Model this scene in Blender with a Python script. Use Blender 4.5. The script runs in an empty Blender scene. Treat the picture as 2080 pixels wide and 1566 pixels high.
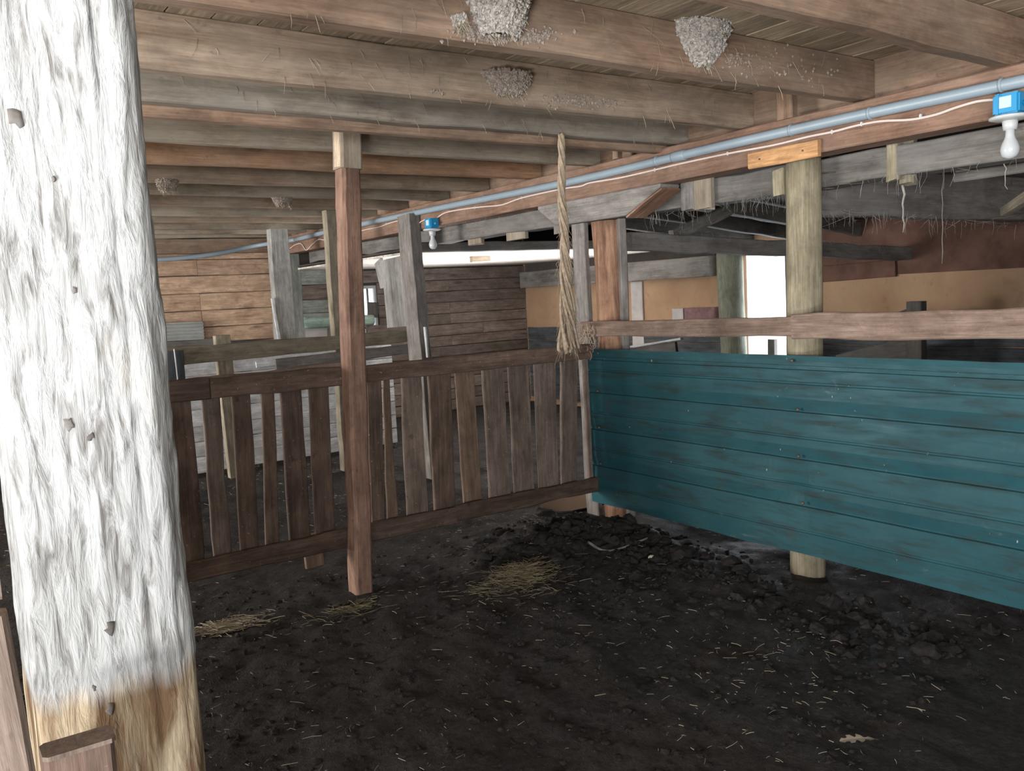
import bpy, bmesh, math, random
from mathutils import Vector, Matrix, noise
random.seed(11)
SC = bpy.context.scene
COL = SC.collection

# ------------------------------------------------------------------ camera
F = 1741.15
YAW, PITCH, ROLL = math.radians(35.016), math.radians(-6.035), math.radians(-3.029)
EYE = Vector((0.0, 0.0, 1.6))
_f = Vector((math.sin(YAW) * math.cos(PITCH), math.cos(YAW) * math.cos(PITCH), math.sin(PITCH)))
_r0 = _f.cross(Vector((0, 0, 1))).normalized()
_u0 = _r0.cross(_f)
_r = math.cos(ROLL) * _r0 + math.sin(ROLL) * _u0
_u = -math.sin(ROLL) * _r0 + math.cos(ROLL) * _u0
cam = bpy.data.cameras.new('camera')
cam.sensor_width = 36.0
cam.lens = F / 2080 * 36.0
cam.clip_start = 0.05
camo = bpy.data.objects.new('camera', cam)
camo.matrix_world = Matrix(((_r.x, _u.x, -_f.x, EYE.x), (_r.y, _u.y, -_f.y, EYE.y),
                            (_r.z, _u.z, -_f.z, EYE.z), (0, 0, 0, 1)))
COL.objects.link(camo)
SC.camera = camo

# ------------------------------------------------------------------ sky, daylight, exposure
SC.view_settings.view_transform = 'Standard'
SC.view_settings.look = 'None'
SC.view_settings.gamma = 1.0
SC.view_settings.use_curve_mapping = False
SC.view_settings.exposure = 0.45
SC.cycles.max_bounces = 6
SC.cycles.diffuse_bounces = 4
SC.cycles.adaptive_threshold = 0.02
w = bpy.data.worlds.new('overcast_sky')
SC.world = w
w.use_nodes = True
w.node_tree.nodes['Background'].inputs[0].default_value = (0.88, 0.94, 1.0, 1)
w.node_tree.nodes['Background'].inputs[1].default_value = 2.6


def daylight(name, loc, target, sx, sy, power, col, spread=180):
    l = bpy.data.lights.new(name, 'AREA')
    l.shape = 'RECTANGLE'
    l.size, l.size_y, l.energy, l.color = sx, sy, power, col
    l.spread = math.radians(spread)
    o = bpy.data.objects.new(name, l)
    COL.objects.link(o)
    o.location = loc
    d = Vector(target) - Vector(loc)
    o.rotation_euler = d.to_track_quat('-Z', 'Y').to_euler()
    return o


# daylight thrown up from the sunlit yard, coming in over the half doors and through the windows
daylight('daylight_stable_door', (-5.05, -1.3, 1.5), (0.0, -1.0, 3.2), 2.6, 1.1, 110, (0.97, 0.99, 1.0), 140)
daylight('daylight_yard_door', (-2.4, -4.25, 1.5), (-1.2, 0, 3.2), 3.6, 1.1, 210, (0.98, 0.99, 1.0), 130)
# added fill lamp behind the camera for the joists, in place of sunlit ground
daylight('fill_up_joists', (-3.1, -1.9, 0.06), (-3.1, -1.8, 3.0), 2.1, 1.9, 1020, (1.0, 0.98, 0.95))
daylight('daylight_side_window', (-5.05, 7.4, 1.45), (0.0, 7.8, 2.3), 3.0, 1.1, 330, (1.0, 0.97, 0.92), 150)
daylight('daylight_back_door', (7.80, 6.14, 1.0), (6.0, 6.14, 1.0), 0.6, 1.7, 25, (0.80, 0.90, 1.0))
daylight('fill_up_low_ceiling', (5.7, 7.9, 0.06), (5.6, 8.0, 3.0), 0.9, 0.9, 90, (0.98, 0.97, 0.96), 104)  # added fill lamp on the aisle floor, brightens the low ceiling
daylight('fill_up_far_joists', (-3.4, 6.6, 0.06), (-3.0, 6.7, 3.0), 2.4, 3.2, 520, (1.0, 0.97, 0.92))  # added fill lamp, brightens the far joists from below


# ------------------------------------------------------------------ helpers
def ray(px, py):
    return _r * ((px - 1040) / F) - _u * ((py - 783) / F) + _f


def PX(px, py, X):
    d = ray(px, py)
    return EYE + d * (X / d.x)


def PY(px, py, Y):
    d = ray(px, py)
    return EYE + d * (Y / d.y)


def PZ(px, py, z):
    d = ray(px, py)
    return EYE + d * ((z - EYE.z) / d.z)


WORLD = {}


def V(*a):
    return Vector(a)


def tag(o, label=None, cat=None, group=None, kind=None):
    if label: o['label'] = label
    if cat: o['category'] = cat
    if group: o['group'] = group
    if kind: o['kind'] = kind
    return o


def link(name, me, M, mat=None, parent=None):
    o = bpy.data.objects.new(name, me)
    COL.objects.link(o)
    if mat and me: me.materials.append(mat)
    if parent is not None:
        o.parent = parent
        o.matrix_parent_inverse = WORLD[parent.name].inverted()
    o.matrix_basis = M
    WORLD[o.name] = M.copy()
    return o


def thing(name, loc, label, cat, group=None, kind=None):
    o = link(name, None, Matrix.Translation(Vector(loc)))
    o.empty_display_size = 0.1
    return tag(o, label, cat, group, kind)


def mesh(name, vs, fs, smooth=False):
    me = bpy.data.meshes.new(name)
    me.from_pydata([tuple(v) for v in vs], [], fs)
    if smooth:
        for p in me.polygons: p.use_smooth = True
    me.update()
    return me


def ns(x, y, z, s=1.0):
    return noise.noise(Vector((x * s, y * s, z * s)))


def fr(v, s=1.0, o=4):
    return noise.fractal(Vector(v) * s, 0.9, 2.1, o)


def board(name, p0, p1, w, t, mat, parent=None, up=(0, 0, 1), wane=0.003, bow=0.0, seg=None, ch=None, w1=None, ragged=0.0):
    """a sawn piece from p0 to p1: w along `up`, t across; chamfered, slightly uneven; local X is the grain"""
    p0, p1 = Vector(p0), Vector(p1)
    x = p1 - p0
    L = x.length
    x.normalize()
    z = Vector(up)
    z = (z - x * z.dot(x))
    if z.length < 1e-4: z = Vector((1, 0, 0)) - x * x.x
    z.normalize()
    y = z.cross(x)
    n = seg or max(2, min(26, int(L / 0.22) + 1))
    c = ch if ch is not None else min(0.006, t * 0.2)
    sd = random.random() * 99
    vs, fs = [], []
    for i in range(n + 1):
        a = i / n
        ww = (w + ((w1 if w1 else w) - w) * a) / 2
        tt = t / 2
        bz = bow * math.sin(a * math.pi) + wane * 0.7 * noise.noise(Vector((a * L * 1.3, sd, 1)))
        eT = wane * 2 * noise.noise(Vector((a * L * 3.1, sd, 5))) + wane * noise.noise(Vector((a * L * 9, sd, 6)))
        eB = wane * 2 * noise.noise(Vector((a * L * 3.1, sd, 9))) + wane * noise.noise(Vector((a * L * 9, sd, 3)))
        by = wane * 0.5 * noise.noise(Vector((a * L * 1.1, sd, 20)))
        T, B = ww + eT, -ww + eB
        ex = 0
        for (yy, zz) in ((-tt + c, B), (tt - c, B), (tt, B + c), (tt, T - c), (tt - c, T), (-tt + c, T), (-tt, T - c), (-tt, B + c)):
            ex = ragged * noise.noise(Vector((yy * 40, zz * 40, sd + i))) if i in (0, n) else 0
            vs.append((a * L + ex, yy + by, zz + bz))
    for i in range(n):
        for k in range(8):
            a, b = i * 8 + k, i * 8 + (k + 1) % 8
            fs.append((a, a + 8, b + 8, b))
    fs.append(tuple(range(0, 8)))
    fs.append(tuple(range(n * 8 + 7, n * 8 - 1, -1)))
    M = Matrix(((x.x, y.x, z.x, p0.x), (x.y, y.y, z.y, p0.y), (x.z, y.z, z.z, p0.z), (0, 0, 0, 1)))
    return link(name, mesh(name, vs, fs), M, mat, parent)


def log(name, p0, p1, r0, r1, mat, parent=None, sides=20, rough=0.006, seg=14, oval=1.0):
    p0, p1 = Vector(p0), Vector(p1)
    x = (p1 - p0)
    L = x.length
    x.normalize()
    z = Vector((1, 0, 0)) if abs(x.z) > 0.7 else Vector((0, 0, 1))
    z = (z - x * z.dot(x)).normalized()
    y = z.cross(x)
    sd = random.random() * 77
    vs, fs = [], []
    for i in range(seg + 1):
        a = i / seg
        r = r0 + (r1 - r0) * a
        for k in range(sides):
            th = 2 * math.pi * k / sides
            rr = r + rough * 1.6 * noise.noise(Vector((math.cos(th) * 1.4, math.sin(th) * 1.4, a * L * 0.9 + sd))) \
                + rough * 0.8 * noise.noise(Vector((math.cos(th) * 5, math.sin(th) * 5, a * L * 1.5 + sd)))
            vs.append((a * L, math.cos(th) * rr * oval, math.sin(th) * rr))
    for i in range(seg):
        for k in range(sides):
            a, b = i * sides + k, i * sides + (k + 1) % sides
            fs.append((a, b, b + sides, a + sides))
    fs.append(tuple(range(sides - 1, -1, -1)))
    fs.append(tuple(range(seg * sides, seg * sides + sides)))
    M = Matrix(((x.x, y.x, z.x, p0.x), (x.y, y.y, z.y, p0.y), (x.z, y.z, z.z, p0.z), (0, 0, 0, 1)))
    o = link(name, mesh(name, vs, fs, True), M, mat, parent)
    for p in o.data.polygons[-2:]: p.use_smooth = False
    return o


def tube_data(pts, r, sides=8, r1=None, vs=None, fs=None):
    pts = [Vector(p) for p in pts]
    vs = [] if vs is None else vs
    fs = [] if fs is None else fs
    base = len(vs)
    n = len(pts)
    prev = None
    for i, p in enumerate(pts):
        d = (pts[min(i + 1, n - 1)] - pts[max(i - 1, 0)]).normalized()
        if prev is None:
            a = Vector((0, 0, 1)) if abs(d.z) < 0.9 else Vector((1, 0, 0))
        else:
            a = prev
        a = (a - d * a.dot(d)).normalized()
        prev = a
        b = d.cross(a)
        rr = r if r1 is None else r + (r1 - r) * i / (n - 1)
        for k in range(sides):
            th = 2 * math.pi * k / sides
            vs.append(p + a * math.cos(th) * rr + b * math.sin(th) * rr)
    for i in range(n - 1):
        for k in range(sides):
            q, s = base + i * sides + k, base + i * sides + (k + 1) % sides
            fs.append((q, s, s + sides, q + sides))
    if sides > 2:
        fs.append(tuple(range(base + sides - 1, base - 1, -1)))
        fs.append(tuple(range(base + (n - 1) * sides, base + n * sides)))
    return vs, fs


def tube(name, pts, r, mat, parent=None, sides=8, r1=None):
    o0 = Vector(pts[0])
    vs, fs = tube_data([Vector(p) - o0 for p in pts], r, sides, r1)
    return link(name, mesh(name, vs, fs, True), Matrix.Translation(o0), mat, parent)


def smooth_path(pts, k=6):
    pts = [Vector(p) for p in pts]
    out = []
    for i in range(len(pts) - 1):
        a, b, c, d = pts[max(i - 1, 0)], pts[i], pts[i + 1], pts[min(i + 2, len(pts) - 1)]
        for j in range(k):
            t = j / k
            out.append(0.5 * ((2 * b) + (c - a) * t + (2 * a - 5 * b + 4 * c - d) * t * t + (3 * b - a - 3 * c + d) * t ** 3))
    out.append(pts[-1])
    return out


def boxes(name, bl, mat, parent=None, origin=(0, 0, 0)):
    vs, fs = [], []
    o = Vector(origin)
    for (x0, y0, z0, x1, y1, z1) in bl:
        b = len(vs)
        for (x, y, z) in ((x0, y0, z0), (x1, y0, z0), (x1, y1, z0), (x0, y1, z0), (x0, y0, z1), (x1, y0, z1), (x1, y1, z1), (x0, y1, z1)):
            vs.append(Vector((x, y, z)) - o)
        for q in ((0, 3, 2, 1), (4, 5, 6, 7), (0, 1, 5, 4), (1, 2, 6, 5), (2, 3, 7, 6), (3, 0, 4, 7)):
            fs.append(tuple(b + k for k in q))
    return link(name, mesh(name, vs, fs), Matrix.Translation(o), mat, parent)


def lathe(name, prof, M, mat, parent=None, n=28):
    vs, fs = [], []
    for (r, z) in prof:
        for k in range(n):
            th = 2 * math.pi * k / n
            vs.append((r * math.cos(th), r * math.sin(th), z))
    for i in range(len(prof) - 1):
        for k in range(n):
            a, b = i * n + k, i * n + (k + 1) % n
            fs.append((a, b, b + n, a + n))
    fs.append(tuple(range(n - 1, -1, -1)))
    fs.append(tuple(range((len(prof) - 1) * n, len(prof) * n)))
    return link(name, mesh(name, vs, fs, True), M, mat, parent)


def bevel_box(name, sx, sy, sz, bev, M, mat, parent=None, seg=2):
    bm = bmesh.new()
    bmesh.ops.create_cube(bm, size=1)
    bmesh.ops.scale(bm, vec=(sx, sy, sz), verts=bm.verts)
    bmesh.ops.bevel(bm, geom=list(bm.edges), offset=bev, segments=seg, affect='EDGES')
    me = bpy.data.meshes.new(name)
    bm.to_mesh(me)
    bm.free()
    return link(name, me, M, mat, parent)


# ------------------------------------------------------------------ materials
def nodes(name):
    m = bpy.data.materials.new(name)
    m.use_nodes = True
    nt = m.node_tree
    return m, nt, nt.nodes['Principled BSDF']


def N(nt, t, **kw):
    n = nt.nodes.new(t)
    for k, v in kw.items():
        if k.startswith('i_'):
            n.inputs[k[2:].replace('_', ' ')].default_value = v
        else:
            setattr(n, k, v)
    return n


def mixc(nt, fac, a, b, blend='MIX'):
    n = nt.nodes.new('ShaderNodeMix')
    n.data_type = 'RGBA'
    n.blend_type = blend
    for s, v in ((0, fac), (6, a), (7, b)):
        if hasattr(v, 'is_output'):
            nt.links.new(v, n.inputs[s])
        elif isinstance(v, (int, float)):
            n.inputs[s].default_value = v
        else:
            n.inputs[s].default_value = (*v, 1)
    return n.outputs[2]


def ramp(nt, src, a, b, ca=(0, 0, 0), cb=(1, 1, 1)):
    n = nt.nodes.new('ShaderNodeValToRGB')
    n.color_ramp.elements[0].position = a
    n.color_ramp.elements[1].position = b
    n.color_ramp.elements[0].color = (*ca, 1)
    n.color_ramp.elements[1].color = (*cb, 1)
    nt.links.new(src, n.inputs[0])
    return n.outputs[0]


def coords(nt, scale, rnd=True):
    tc = N(nt, 'ShaderNodeTexCoord')
    mp = N(nt, 'ShaderNodeMapping')
    mp.inputs['Scale'].default_value = scale
    if rnd:
        oi = N(nt, 'ShaderNodeObjectInfo')
        mu = N(nt, 'ShaderNodeMath', operation='MULTIPLY')
        mu.inputs[1].default_value = 61.0
        nt.links.new(oi.outputs['Random'], mu.inputs[0])
        ad = N(nt, 'ShaderNodeVectorMath', operation='ADD')
        nt.links.new(tc.outputs['Object'], ad.inputs[0])
        nt.links.new(mu.outputs[0], ad.inputs[1])
        nt.links.new(ad.outputs[0], mp.inputs[0])
    else:
        nt.links.new(tc.outputs['Object'], mp.inputs[0])
    return mp.outputs[0]


def noise_n(nt, vec, scale=1.0, detail=5, rough=0.6, dist=0.0):
    n = N(nt, 'ShaderNodeTexNoise')
    n.inputs['Scale'].default_value = scale
    n.inputs['Detail'].default_value = detail
    n.inputs['Roughness'].default_value = rough
    n.inputs['Distortion'].default_value = dist
    nt.links.new(vec, n.inputs['Vector'])
    return n.outputs['Fac']


def bump(nt, bs, h, strength, dist=0.01, prev=None):
    b = N(nt, 'ShaderNodeBump')
    b.inputs['Strength'].default_value = strength
    b.inputs['Distance'].default_value = dist
    nt.links.new(h, b.inputs['Height'])
    if prev: nt.links.new(prev, b.inputs['Normal'])
    nt.links.new(b.outputs[0], bs.inputs['Normal'])
    return b.outputs[0]


def wood(name, c1, c2, stain=(0.05, 0.04, 0.035), stain_amt=0.55, dust=None, dust_amt=0.0, rough=0.8, bstr=0.5, vary=0.25, knots=0.6, specks=0.0):
    m, nt, bs = nodes(name)
    g = noise_n(nt, coords(nt, (1.6, 26, 26)), 1.0, 7, 0.62, 0.6)
    g2 = noise_n(nt, coords(nt, (6, 120, 120)), 1.0, 4, 0.6)
    col = mixc(nt, ramp(nt, g, 0.32, 0.68), c1, c2)
    col = mixc(nt, 0.55, col, ramp(nt, g2, 0.28, 0.72, (0.42, 0.42, 0.42), (1.35, 1.35, 1.35)), 'MULTIPLY')
    vo = N(nt, 'ShaderNodeTexVoronoi')
    vo.inputs['Scale'].default_value = 1.0
    nt.links.new(coords(nt, (1.9, 9, 9)), vo.inputs['Vector'])
    kn = ramp(nt, vo.outputs['Distance'], 0.06, 0.2, (knots, knots, knots), (0, 0, 0))
    col = mixc(nt, kn, col, (c1[0] * 0.35, c1[1] * 0.3, c1[2] * 0.3))
    st = noise_n(nt, coords(nt, (1.3, 3.2, 3.2)), 1.6, 6, 0.65, 0.3)
    col = mixc(nt, ramp(nt, st, 0.47, 0.74, (0, 0, 0), (stain_amt,) * 3), col, stain)
    bl = noise_n(nt, coords(nt, (3.4, 5.5, 5.5)), 1.5, 8, 0.72, 0.5)
    col = mixc(nt, 0.8, col, ramp(nt, bl, 0.30, 0.68, (0.48, 0.46, 0.44), (1.18, 1.18, 1.18)), 'MULTIPLY')
    sm = noise_n(nt, coords(nt, (14, 22, 22)), 1.0, 3, 0.6)
    col = mixc(nt, ramp(nt, sm, 0.64, 0.72, (0, 0, 0), (0.55,) * 3), col, stain)
    if dust:
        du = noise_n(nt, coords(nt, (0.9, 2.2, 2.2)), 2.0, 5, 0.6)
        col = mixc(nt, ramp(nt, du, 0.36, 0.62, (0, 0, 0), (dust_amt,) * 3), col, dust)
    if specks:
        sp = noise_n(nt, coords(nt, (1, 1, 1)), 70, 2, 0.5)
        col = mixc(nt, ramp(nt, sp, 0.70, 0.76, (0, 0, 0), (specks,) * 3), col, (0.5, 0.46, 0.4))
    oi = N(nt, 'ShaderNodeObjectInfo')
    rg = N(nt, 'ShaderNodeMapRange')
    rg.inputs['To Min'].default_value = 1 - vary
    rg.inputs['To Max'].default_value = 1 + vary
    nt.links.new(oi.outputs['Random'], rg.inputs[0])
    vm = N(nt, 'ShaderNodeVectorMath', operation='SCALE')
    nt.links.new(col, vm.inputs[0])
    nt.links.new(rg.outputs[0], vm.inputs['Scale'])
    nt.links.new(vm.outputs[0], bs.inputs['Base Color'])
    bs.inputs['Roughness'].default_value = rough
    bs.inputs['Specular IOR Level'].default_value = 0.25
    p = bump(nt, bs, g, bstr, 0.008)
    bump(nt, bs, g2, bstr * 0.6, 0.003, p)
    return m


def plain(name, col, rough=0.6, metal=0.0, spec=0.4, var=0.15, scale=8, bs_=0.15):
    m, nt, bs = nodes(name)
    n = noise_n(nt, coords(nt, (1, 1, 1)), scale, 5, 0.6)
    c = mixc(nt, ramp(nt, n, 0.3, 0.7), tuple(x * (1 - var) for x in col), tuple(min(1, x * (1 + var)) for x in col))
    nt.links.new(c, bs.inputs['Base Color'])
    bs.inputs['Roughness'].default_value = rough
    bs.inputs['Metallic'].default_value = metal
    bs.inputs['Specular IOR Level'].default_value = spec
    if bs_: bump(nt, bs, n, bs_, 0.004)
    return m


M_joist = wood('dusty_joist_wood', (0.215, 0.165, 0.12), (0.33, 0.27, 0.20), (0.10, 0.08, 0.065), 0.6, (0.34, 0.31, 0.26), 0.55, vary=0.15)
M_joist_warm = wood('warm_brown_joist_wood', (0.235, 0.165, 0.115), (0.35, 0.265, 0.195), (0.10, 0.075, 0.06), 0.6, (0.36, 0.31, 0.25), 0.35, vary=0.08)
M_joist_dark = wood('grey_dark_joist_wood', (0.165, 0.135, 0.105), (0.26, 0.225, 0.18), (0.085, 0.07, 0.06), 0.6, (0.29, 0.27, 0.235), 0.5, vary=0.08)
M_joist_red = wood('brown_joist_wood', (0.20, 0.125, 0.085), (0.30, 0.20, 0.14), (0.08, 0.055, 0.042), 0.65, (0.30, 0.255, 0.20), 0.3, vary=0.1)
M_joist_or = wood('orange_joist_wood', (0.32, 0.17, 0.09), (0.42, 0.25, 0.15), (0.13, 0.07, 0.05), 0.5, (0.36, 0.30, 0.24), 0.25, vary=0.1)
M_ceil = wood('ceiling_board_wood', (0.32, 0.25, 0.17), (0.46, 0.37, 0.27), (0.16, 0.12, 0.08), 0.5, vary=0.2)
M_beam = wood('reddish_beam_wood', (0.20, 0.112, 0.075), (0.30, 0.185, 0.135), (0.11, 0.065, 0.048), 0.5, (0.28, 0.215, 0.17), 0.3, vary=0.05)
M_mid = wood('red_brown_post_wood', (0.23, 0.13, 0.095), (0.37, 0.235, 0.175), (0.09, 0.055, 0.045), 0.75, vary=0.05, bstr=0.7)
M_cutwood = wood('pale_fresh_wood', (0.55, 0.42, 0.30), (0.68, 0.56, 0.42), stain_amt=0.2, vary=0.05)
M_log = wood('pale_log_wood', (0.27, 0.235, 0.155), (0.40, 0.355, 0.26), (0.15, 0.13, 0.09), 0.45, vary=0.04, knots=0.4)
M_greenlog = wood('greenish_log_wood', (0.17, 0.18, 0.14), (0.27, 0.28, 0.22), (0.11, 0.12, 0.09), 0.4, vary=0.05)
M_grey = wood('grey_weathered_wood', (0.19, 0.175, 0.165), (0.29, 0.27, 0.255), (0.11, 0.095, 0.09), 0.5, vary=0.1)
M_pale = wood('pale_grey_wood', (0.29, 0.285, 0.275), (0.42, 0.415, 0.40), (0.17, 0.165, 0.155), 0.45, vary=0.06)
M_rot = wood('rotten_orange_wood', (0.25, 0.13, 0.08), (0.44, 0.27, 0.18), (0.13, 0.07, 0.05), 0.6, vary=0.05, bstr=1.2)
M_gate = wood('dirty_gate_wood', (0.085, 0.055, 0.042), (0.165, 0.115, 0.09), (0.03, 0.022, 0.018), 0.75, vary=0.3, specks=0.35)
M_gate_l = wood('light_gate_wood', (0.15, 0.10, 0.07), (0.24, 0.165, 0.12), (0.08, 0.055, 0.04), 0.6, vary=0.15, specks=0.3)
M_gate_g = wood('grey_gate_wood', (0.145, 0.108, 0.09), (0.235, 0.182, 0.152), (0.055, 0.04, 0.033), 0.6, vary=0.15, specks=0.35)
M_rail = wood('brown_rail_wood', (0.19, 0.13, 0.10), (0.29, 0.215, 0.175), (0.13, 0.085, 0.07), 0.5, vary=0.1, specks=0.3)
M_orangewall = wood('orange_wall_plank_wood', (0.46, 0.30, 0.20), (0.62, 0.45, 0.33), (0.30, 0.18, 0.11), 0.45, vary=0.12)
M_greywall = wood('grey_wall_plank_wood', (0.16, 0.125, 0.108), (0.26, 0.215, 0.19), (0.10, 0.075, 0.065), 0.6, vary=0.2)
M_dark = wood('sooty_rafter_wood', (0.075, 0.068, 0.062), (0.14, 0.13, 0.12), (0.03, 0.03, 0.03), 0.6, (0.2, 0.19, 0.18), 0.45, vary=0.2)
M_darkb = wood('dusty_tie_beam_wood', (0.12, 0.11, 0.10), (0.21, 0.195, 0.18), (0.05, 0.045, 0.045), 0.6, (0.26, 0.25, 0.24), 0.4, vary=0.1)
M_olive = wood('olive_rail_wood', (0.23, 0.20, 0.15), (0.33, 0.29, 0.22), (0.12, 0.10, 0.08), 0.5, vary=0.15)
M_greengrey = wood('green_grey_painted_wood', (0.25, 0.27, 0.25), (0.37, 0.39, 0.37), (0.15, 0.15, 0.14), 0.5, vary=0.15)
M_limeboard = wood('limewashed_board', (0.55, 0.57, 0.60), (0.72, 0.74, 0.76), (0.33, 0.33, 0.33), 0.5, vary=0.08, knots=0.1)
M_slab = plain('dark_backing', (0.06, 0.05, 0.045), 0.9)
M_orangeboard = wood('orange_board_wood', (0.50, 0.27, 0.12), (0.62, 0.37, 0.19), (0.25, 0.13, 0.07), 0.4, vary=0.02)
M_plasterceil = wood('whitened_ceiling_board', (0.68, 0.62, 0.57), (0.82, 0.77, 0.72), (0.42, 0.36, 0.32), 0.45, vary=0.1, knots=0.1)
M_bluewood = wood('blue_grey_boards', (0.06, 0.07, 0.08), (0.12, 0.13, 0.145), (0.03, 0.035, 0.045), 0.5, vary=0.2)
M_mint = wood('mint_painted_pole', (0.37, 0.52, 0.45), (0.48, 0.64, 0.56), (0.28, 0.36, 0.31), 0.4, vary=0.02, knots=0.1)
M_pipe = plain('grey_plastic_pipe', (0.25, 0.31, 0.36), 0.4, 0, 0.5, 0.06, 5, 0)
M_cable = plain('pinkish_white_cable', (0.60, 0.50, 0.455), 0.5, 0, 0.4, 0.05, 9, 0)
M_blue = plain('bright_blue_plastic', (0.012, 0.25, 0.50), 0.4, 0, 0.5, 0.08, 12, 0)
M_white = plain('white_plastic', (0.50, 0.52, 0.52), 0.4, 0, 0.5, 0.05, 9, 0)
M_sticker = plain('pale_sticker', (0.45, 0.58, 0.62), 0.5, 0, 0.3, 0.05, 30, 0)
M_bulb = plain('frosted_bulb_glass', (0.50, 0.53, 0.55), 0.12, 0, 0.6, 0.03, 9, 0)
M_nest = plain('pale_grey_mud', (0.33, 0.305, 0.28), 0.95, 0, 0.1, 0.6, 70, 1.0)
M_mudlump = plain('brown_grey_mud_pellets', (0.24, 0.20, 0.17), 0.95, 0, 0.1, 0.4, 60, 0.8)
M_rope = plain('tan_twine', (0.33, 0.26, 0.19), 0.9, 0, 0.1, 0.3, 60, 0.5)
M_straw = plain('pale_straw', (0.36, 0.31, 0.23), 0.7, 0, 0.3, 0.35, 3, 0)
M_hay = plain('hay_yellow_green', (0.165, 0.138, 0.088), 0.8, 0, 0.2, 0.4, 6, 0)
M_web = plain('dusty_cobweb', (0.28, 0.265, 0.245), 0.95, 0, 0.05, 0.2, 20, 0)
M_leaf = plain('dry_pale_leaf', (0.36, 0.32, 0.26), 0.8, 0, 0.2, 0.2, 30, 0.3)
M_clod = plain('dark_mud_clod', (0.022, 0.0195, 0.019), 0.85, 0, 0.2, 0.5, 30, 0.9)
M_stone = plain('pale_stone', (0.5, 0.46, 0.40), 0.7, 0, 0.3, 0.2, 30, 0.3)
M_iron = plain('rusty_nail_iron', (0.16, 0.12, 0.10), 0.6, 0.6, 0.4, 0.3, 40, 0.2)
M_zinc = plain('galvanised_corrugated_sheet', (0.36, 0.37, 0.36), 0.6, 0.0, 0.4, 0.12, 6, 0.1)
M_water = plain('murky_water', (0.05, 0.05, 0.055), 0.04, 0, 0.6, 0.1, 3, 0)
M_purple = plain('purple_stained_brick', (0.20, 0.12, 0.125), 0.85, 0, 0.2, 0.3, 12, 0.5)
M_palewall = plain('pale_plaster', (0.42, 0.40, 0.39), 0.9, 0, 0.1, 0.15, 6, 0.2)


def mat_floor():
    m, nt, bs = nodes('dark_manure_mud')
    c = coords(nt, (1, 1, 1), False)
    a = noise_n(nt, c, 0.9, 8, 0.65, 0.4)
    b = noise_n(nt, c, 34, 6, 0.7)
    d = noise_n(nt, c, 2.6, 5, 0.6)
    col = mixc(nt, ramp(nt, a, 0.36, 0.66), (0.006, 0.0052, 0.0053), (0.0215, 0.0192, 0.0196))
    col = mixc(nt, ramp(nt, d, 0.52, 0.72, (0, 0, 0), (0.6,) * 3), col, (0.040, 0.023, 0.016))
    col = mixc(nt, ramp(nt, b, 0.3, 0.72), col, (0.052, 0.0485, 0.0495))
    e = noise_n(nt, c, 150, 2, 0.5)
    col = mixc(nt, ramp(nt, e, 0.70, 0.76, (0, 0, 0), (0.6,) * 3), col, (0.22, 0.19, 0.16))
    nt.links.new(col, bs.inputs['Base Color'])
    wet = noise_n(nt, c, 1.7, 5, 0.6)
    r = ramp(nt, wet, 0.42, 0.62, (0.55,) * 3, (0.95,) * 3)
    nt.links.new(r, bs.inputs['Roughness'])
    bs.inputs['Specular IOR Level'].default_value = 0.25
    p = bump(nt, bs, b, 0.9, 0.02)
    bump(nt, bs, noise_n(nt, c, 120, 3, 0.6), 0.5, 0.006, p)
    return m


def mat_white_post():
    m, nt, bs = nodes('limewashed_rough_post')
    tc = N(nt, 'ShaderNodeTexCoord')
    sp = N(nt, 'ShaderNodeSeparateXYZ')
    nt.links.new(tc.outputs['Object'], sp.inputs[0])
    c = coords(nt, (20, 20, 3.0), False)
    c2 = coords(nt, (58, 58, 11), False)
    g = noise_n(nt, c, 1.0, 6, 0.6, 0.5)
    f = noise_n(nt, c2, 1.0, 5, 0.62, 0.8)
    # shadow edge put into the colour: pale limewash above, shaded brown below
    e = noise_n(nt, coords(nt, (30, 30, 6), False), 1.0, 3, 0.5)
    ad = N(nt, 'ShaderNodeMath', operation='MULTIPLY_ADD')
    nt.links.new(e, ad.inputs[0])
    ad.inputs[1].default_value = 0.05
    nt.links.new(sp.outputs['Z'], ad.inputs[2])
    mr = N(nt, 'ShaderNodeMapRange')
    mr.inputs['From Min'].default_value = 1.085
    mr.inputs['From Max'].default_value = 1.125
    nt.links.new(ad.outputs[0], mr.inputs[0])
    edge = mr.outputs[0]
    bare = mixc(nt, ramp(nt, g, 0.42, 0.60), (0.13, 0.08, 0.045), (0.42, 0.35, 0.245))  # brown wood tone standing in for shade below the edge
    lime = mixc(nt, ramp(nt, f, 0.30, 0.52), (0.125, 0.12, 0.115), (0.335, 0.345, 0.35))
    big = noise_n(nt, coords(nt, (9, 9, 2.2), False), 1.0, 5, 0.6, 0.4)
    lime = mixc(nt, ramp(nt, big, 0.60, 0.72, (0, 0, 0), (0.6,) * 3), lime, (0.27, 0.25, 0.215))
    vo = N(nt, 'ShaderNodeTexVoronoi')
    vo.inputs['Scale'].default_value = 1.0
    nt.links.new(coords(nt, (7, 7, 3.6), False), vo.inputs['Vector'])
    pit = ramp(nt, vo.outputs['Distance'], 0.03, 0.09, (0.85,) * 3, (0, 0, 0))
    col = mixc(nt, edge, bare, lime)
    col = mixc(nt, pit, col, (0.20, 0.15, 0.10))
    nt.links.new(col, bs.inputs['Base Color'])
    bs.inputs['Roughness'].default_value = 0.85
    bs.inputs['Specular IOR Level'].default_value = 0.2
    p = bump(nt, bs, f, 0.9, 0.006)
    bump(nt, bs, g, 0.5, 0.01, p)
    return m


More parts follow.
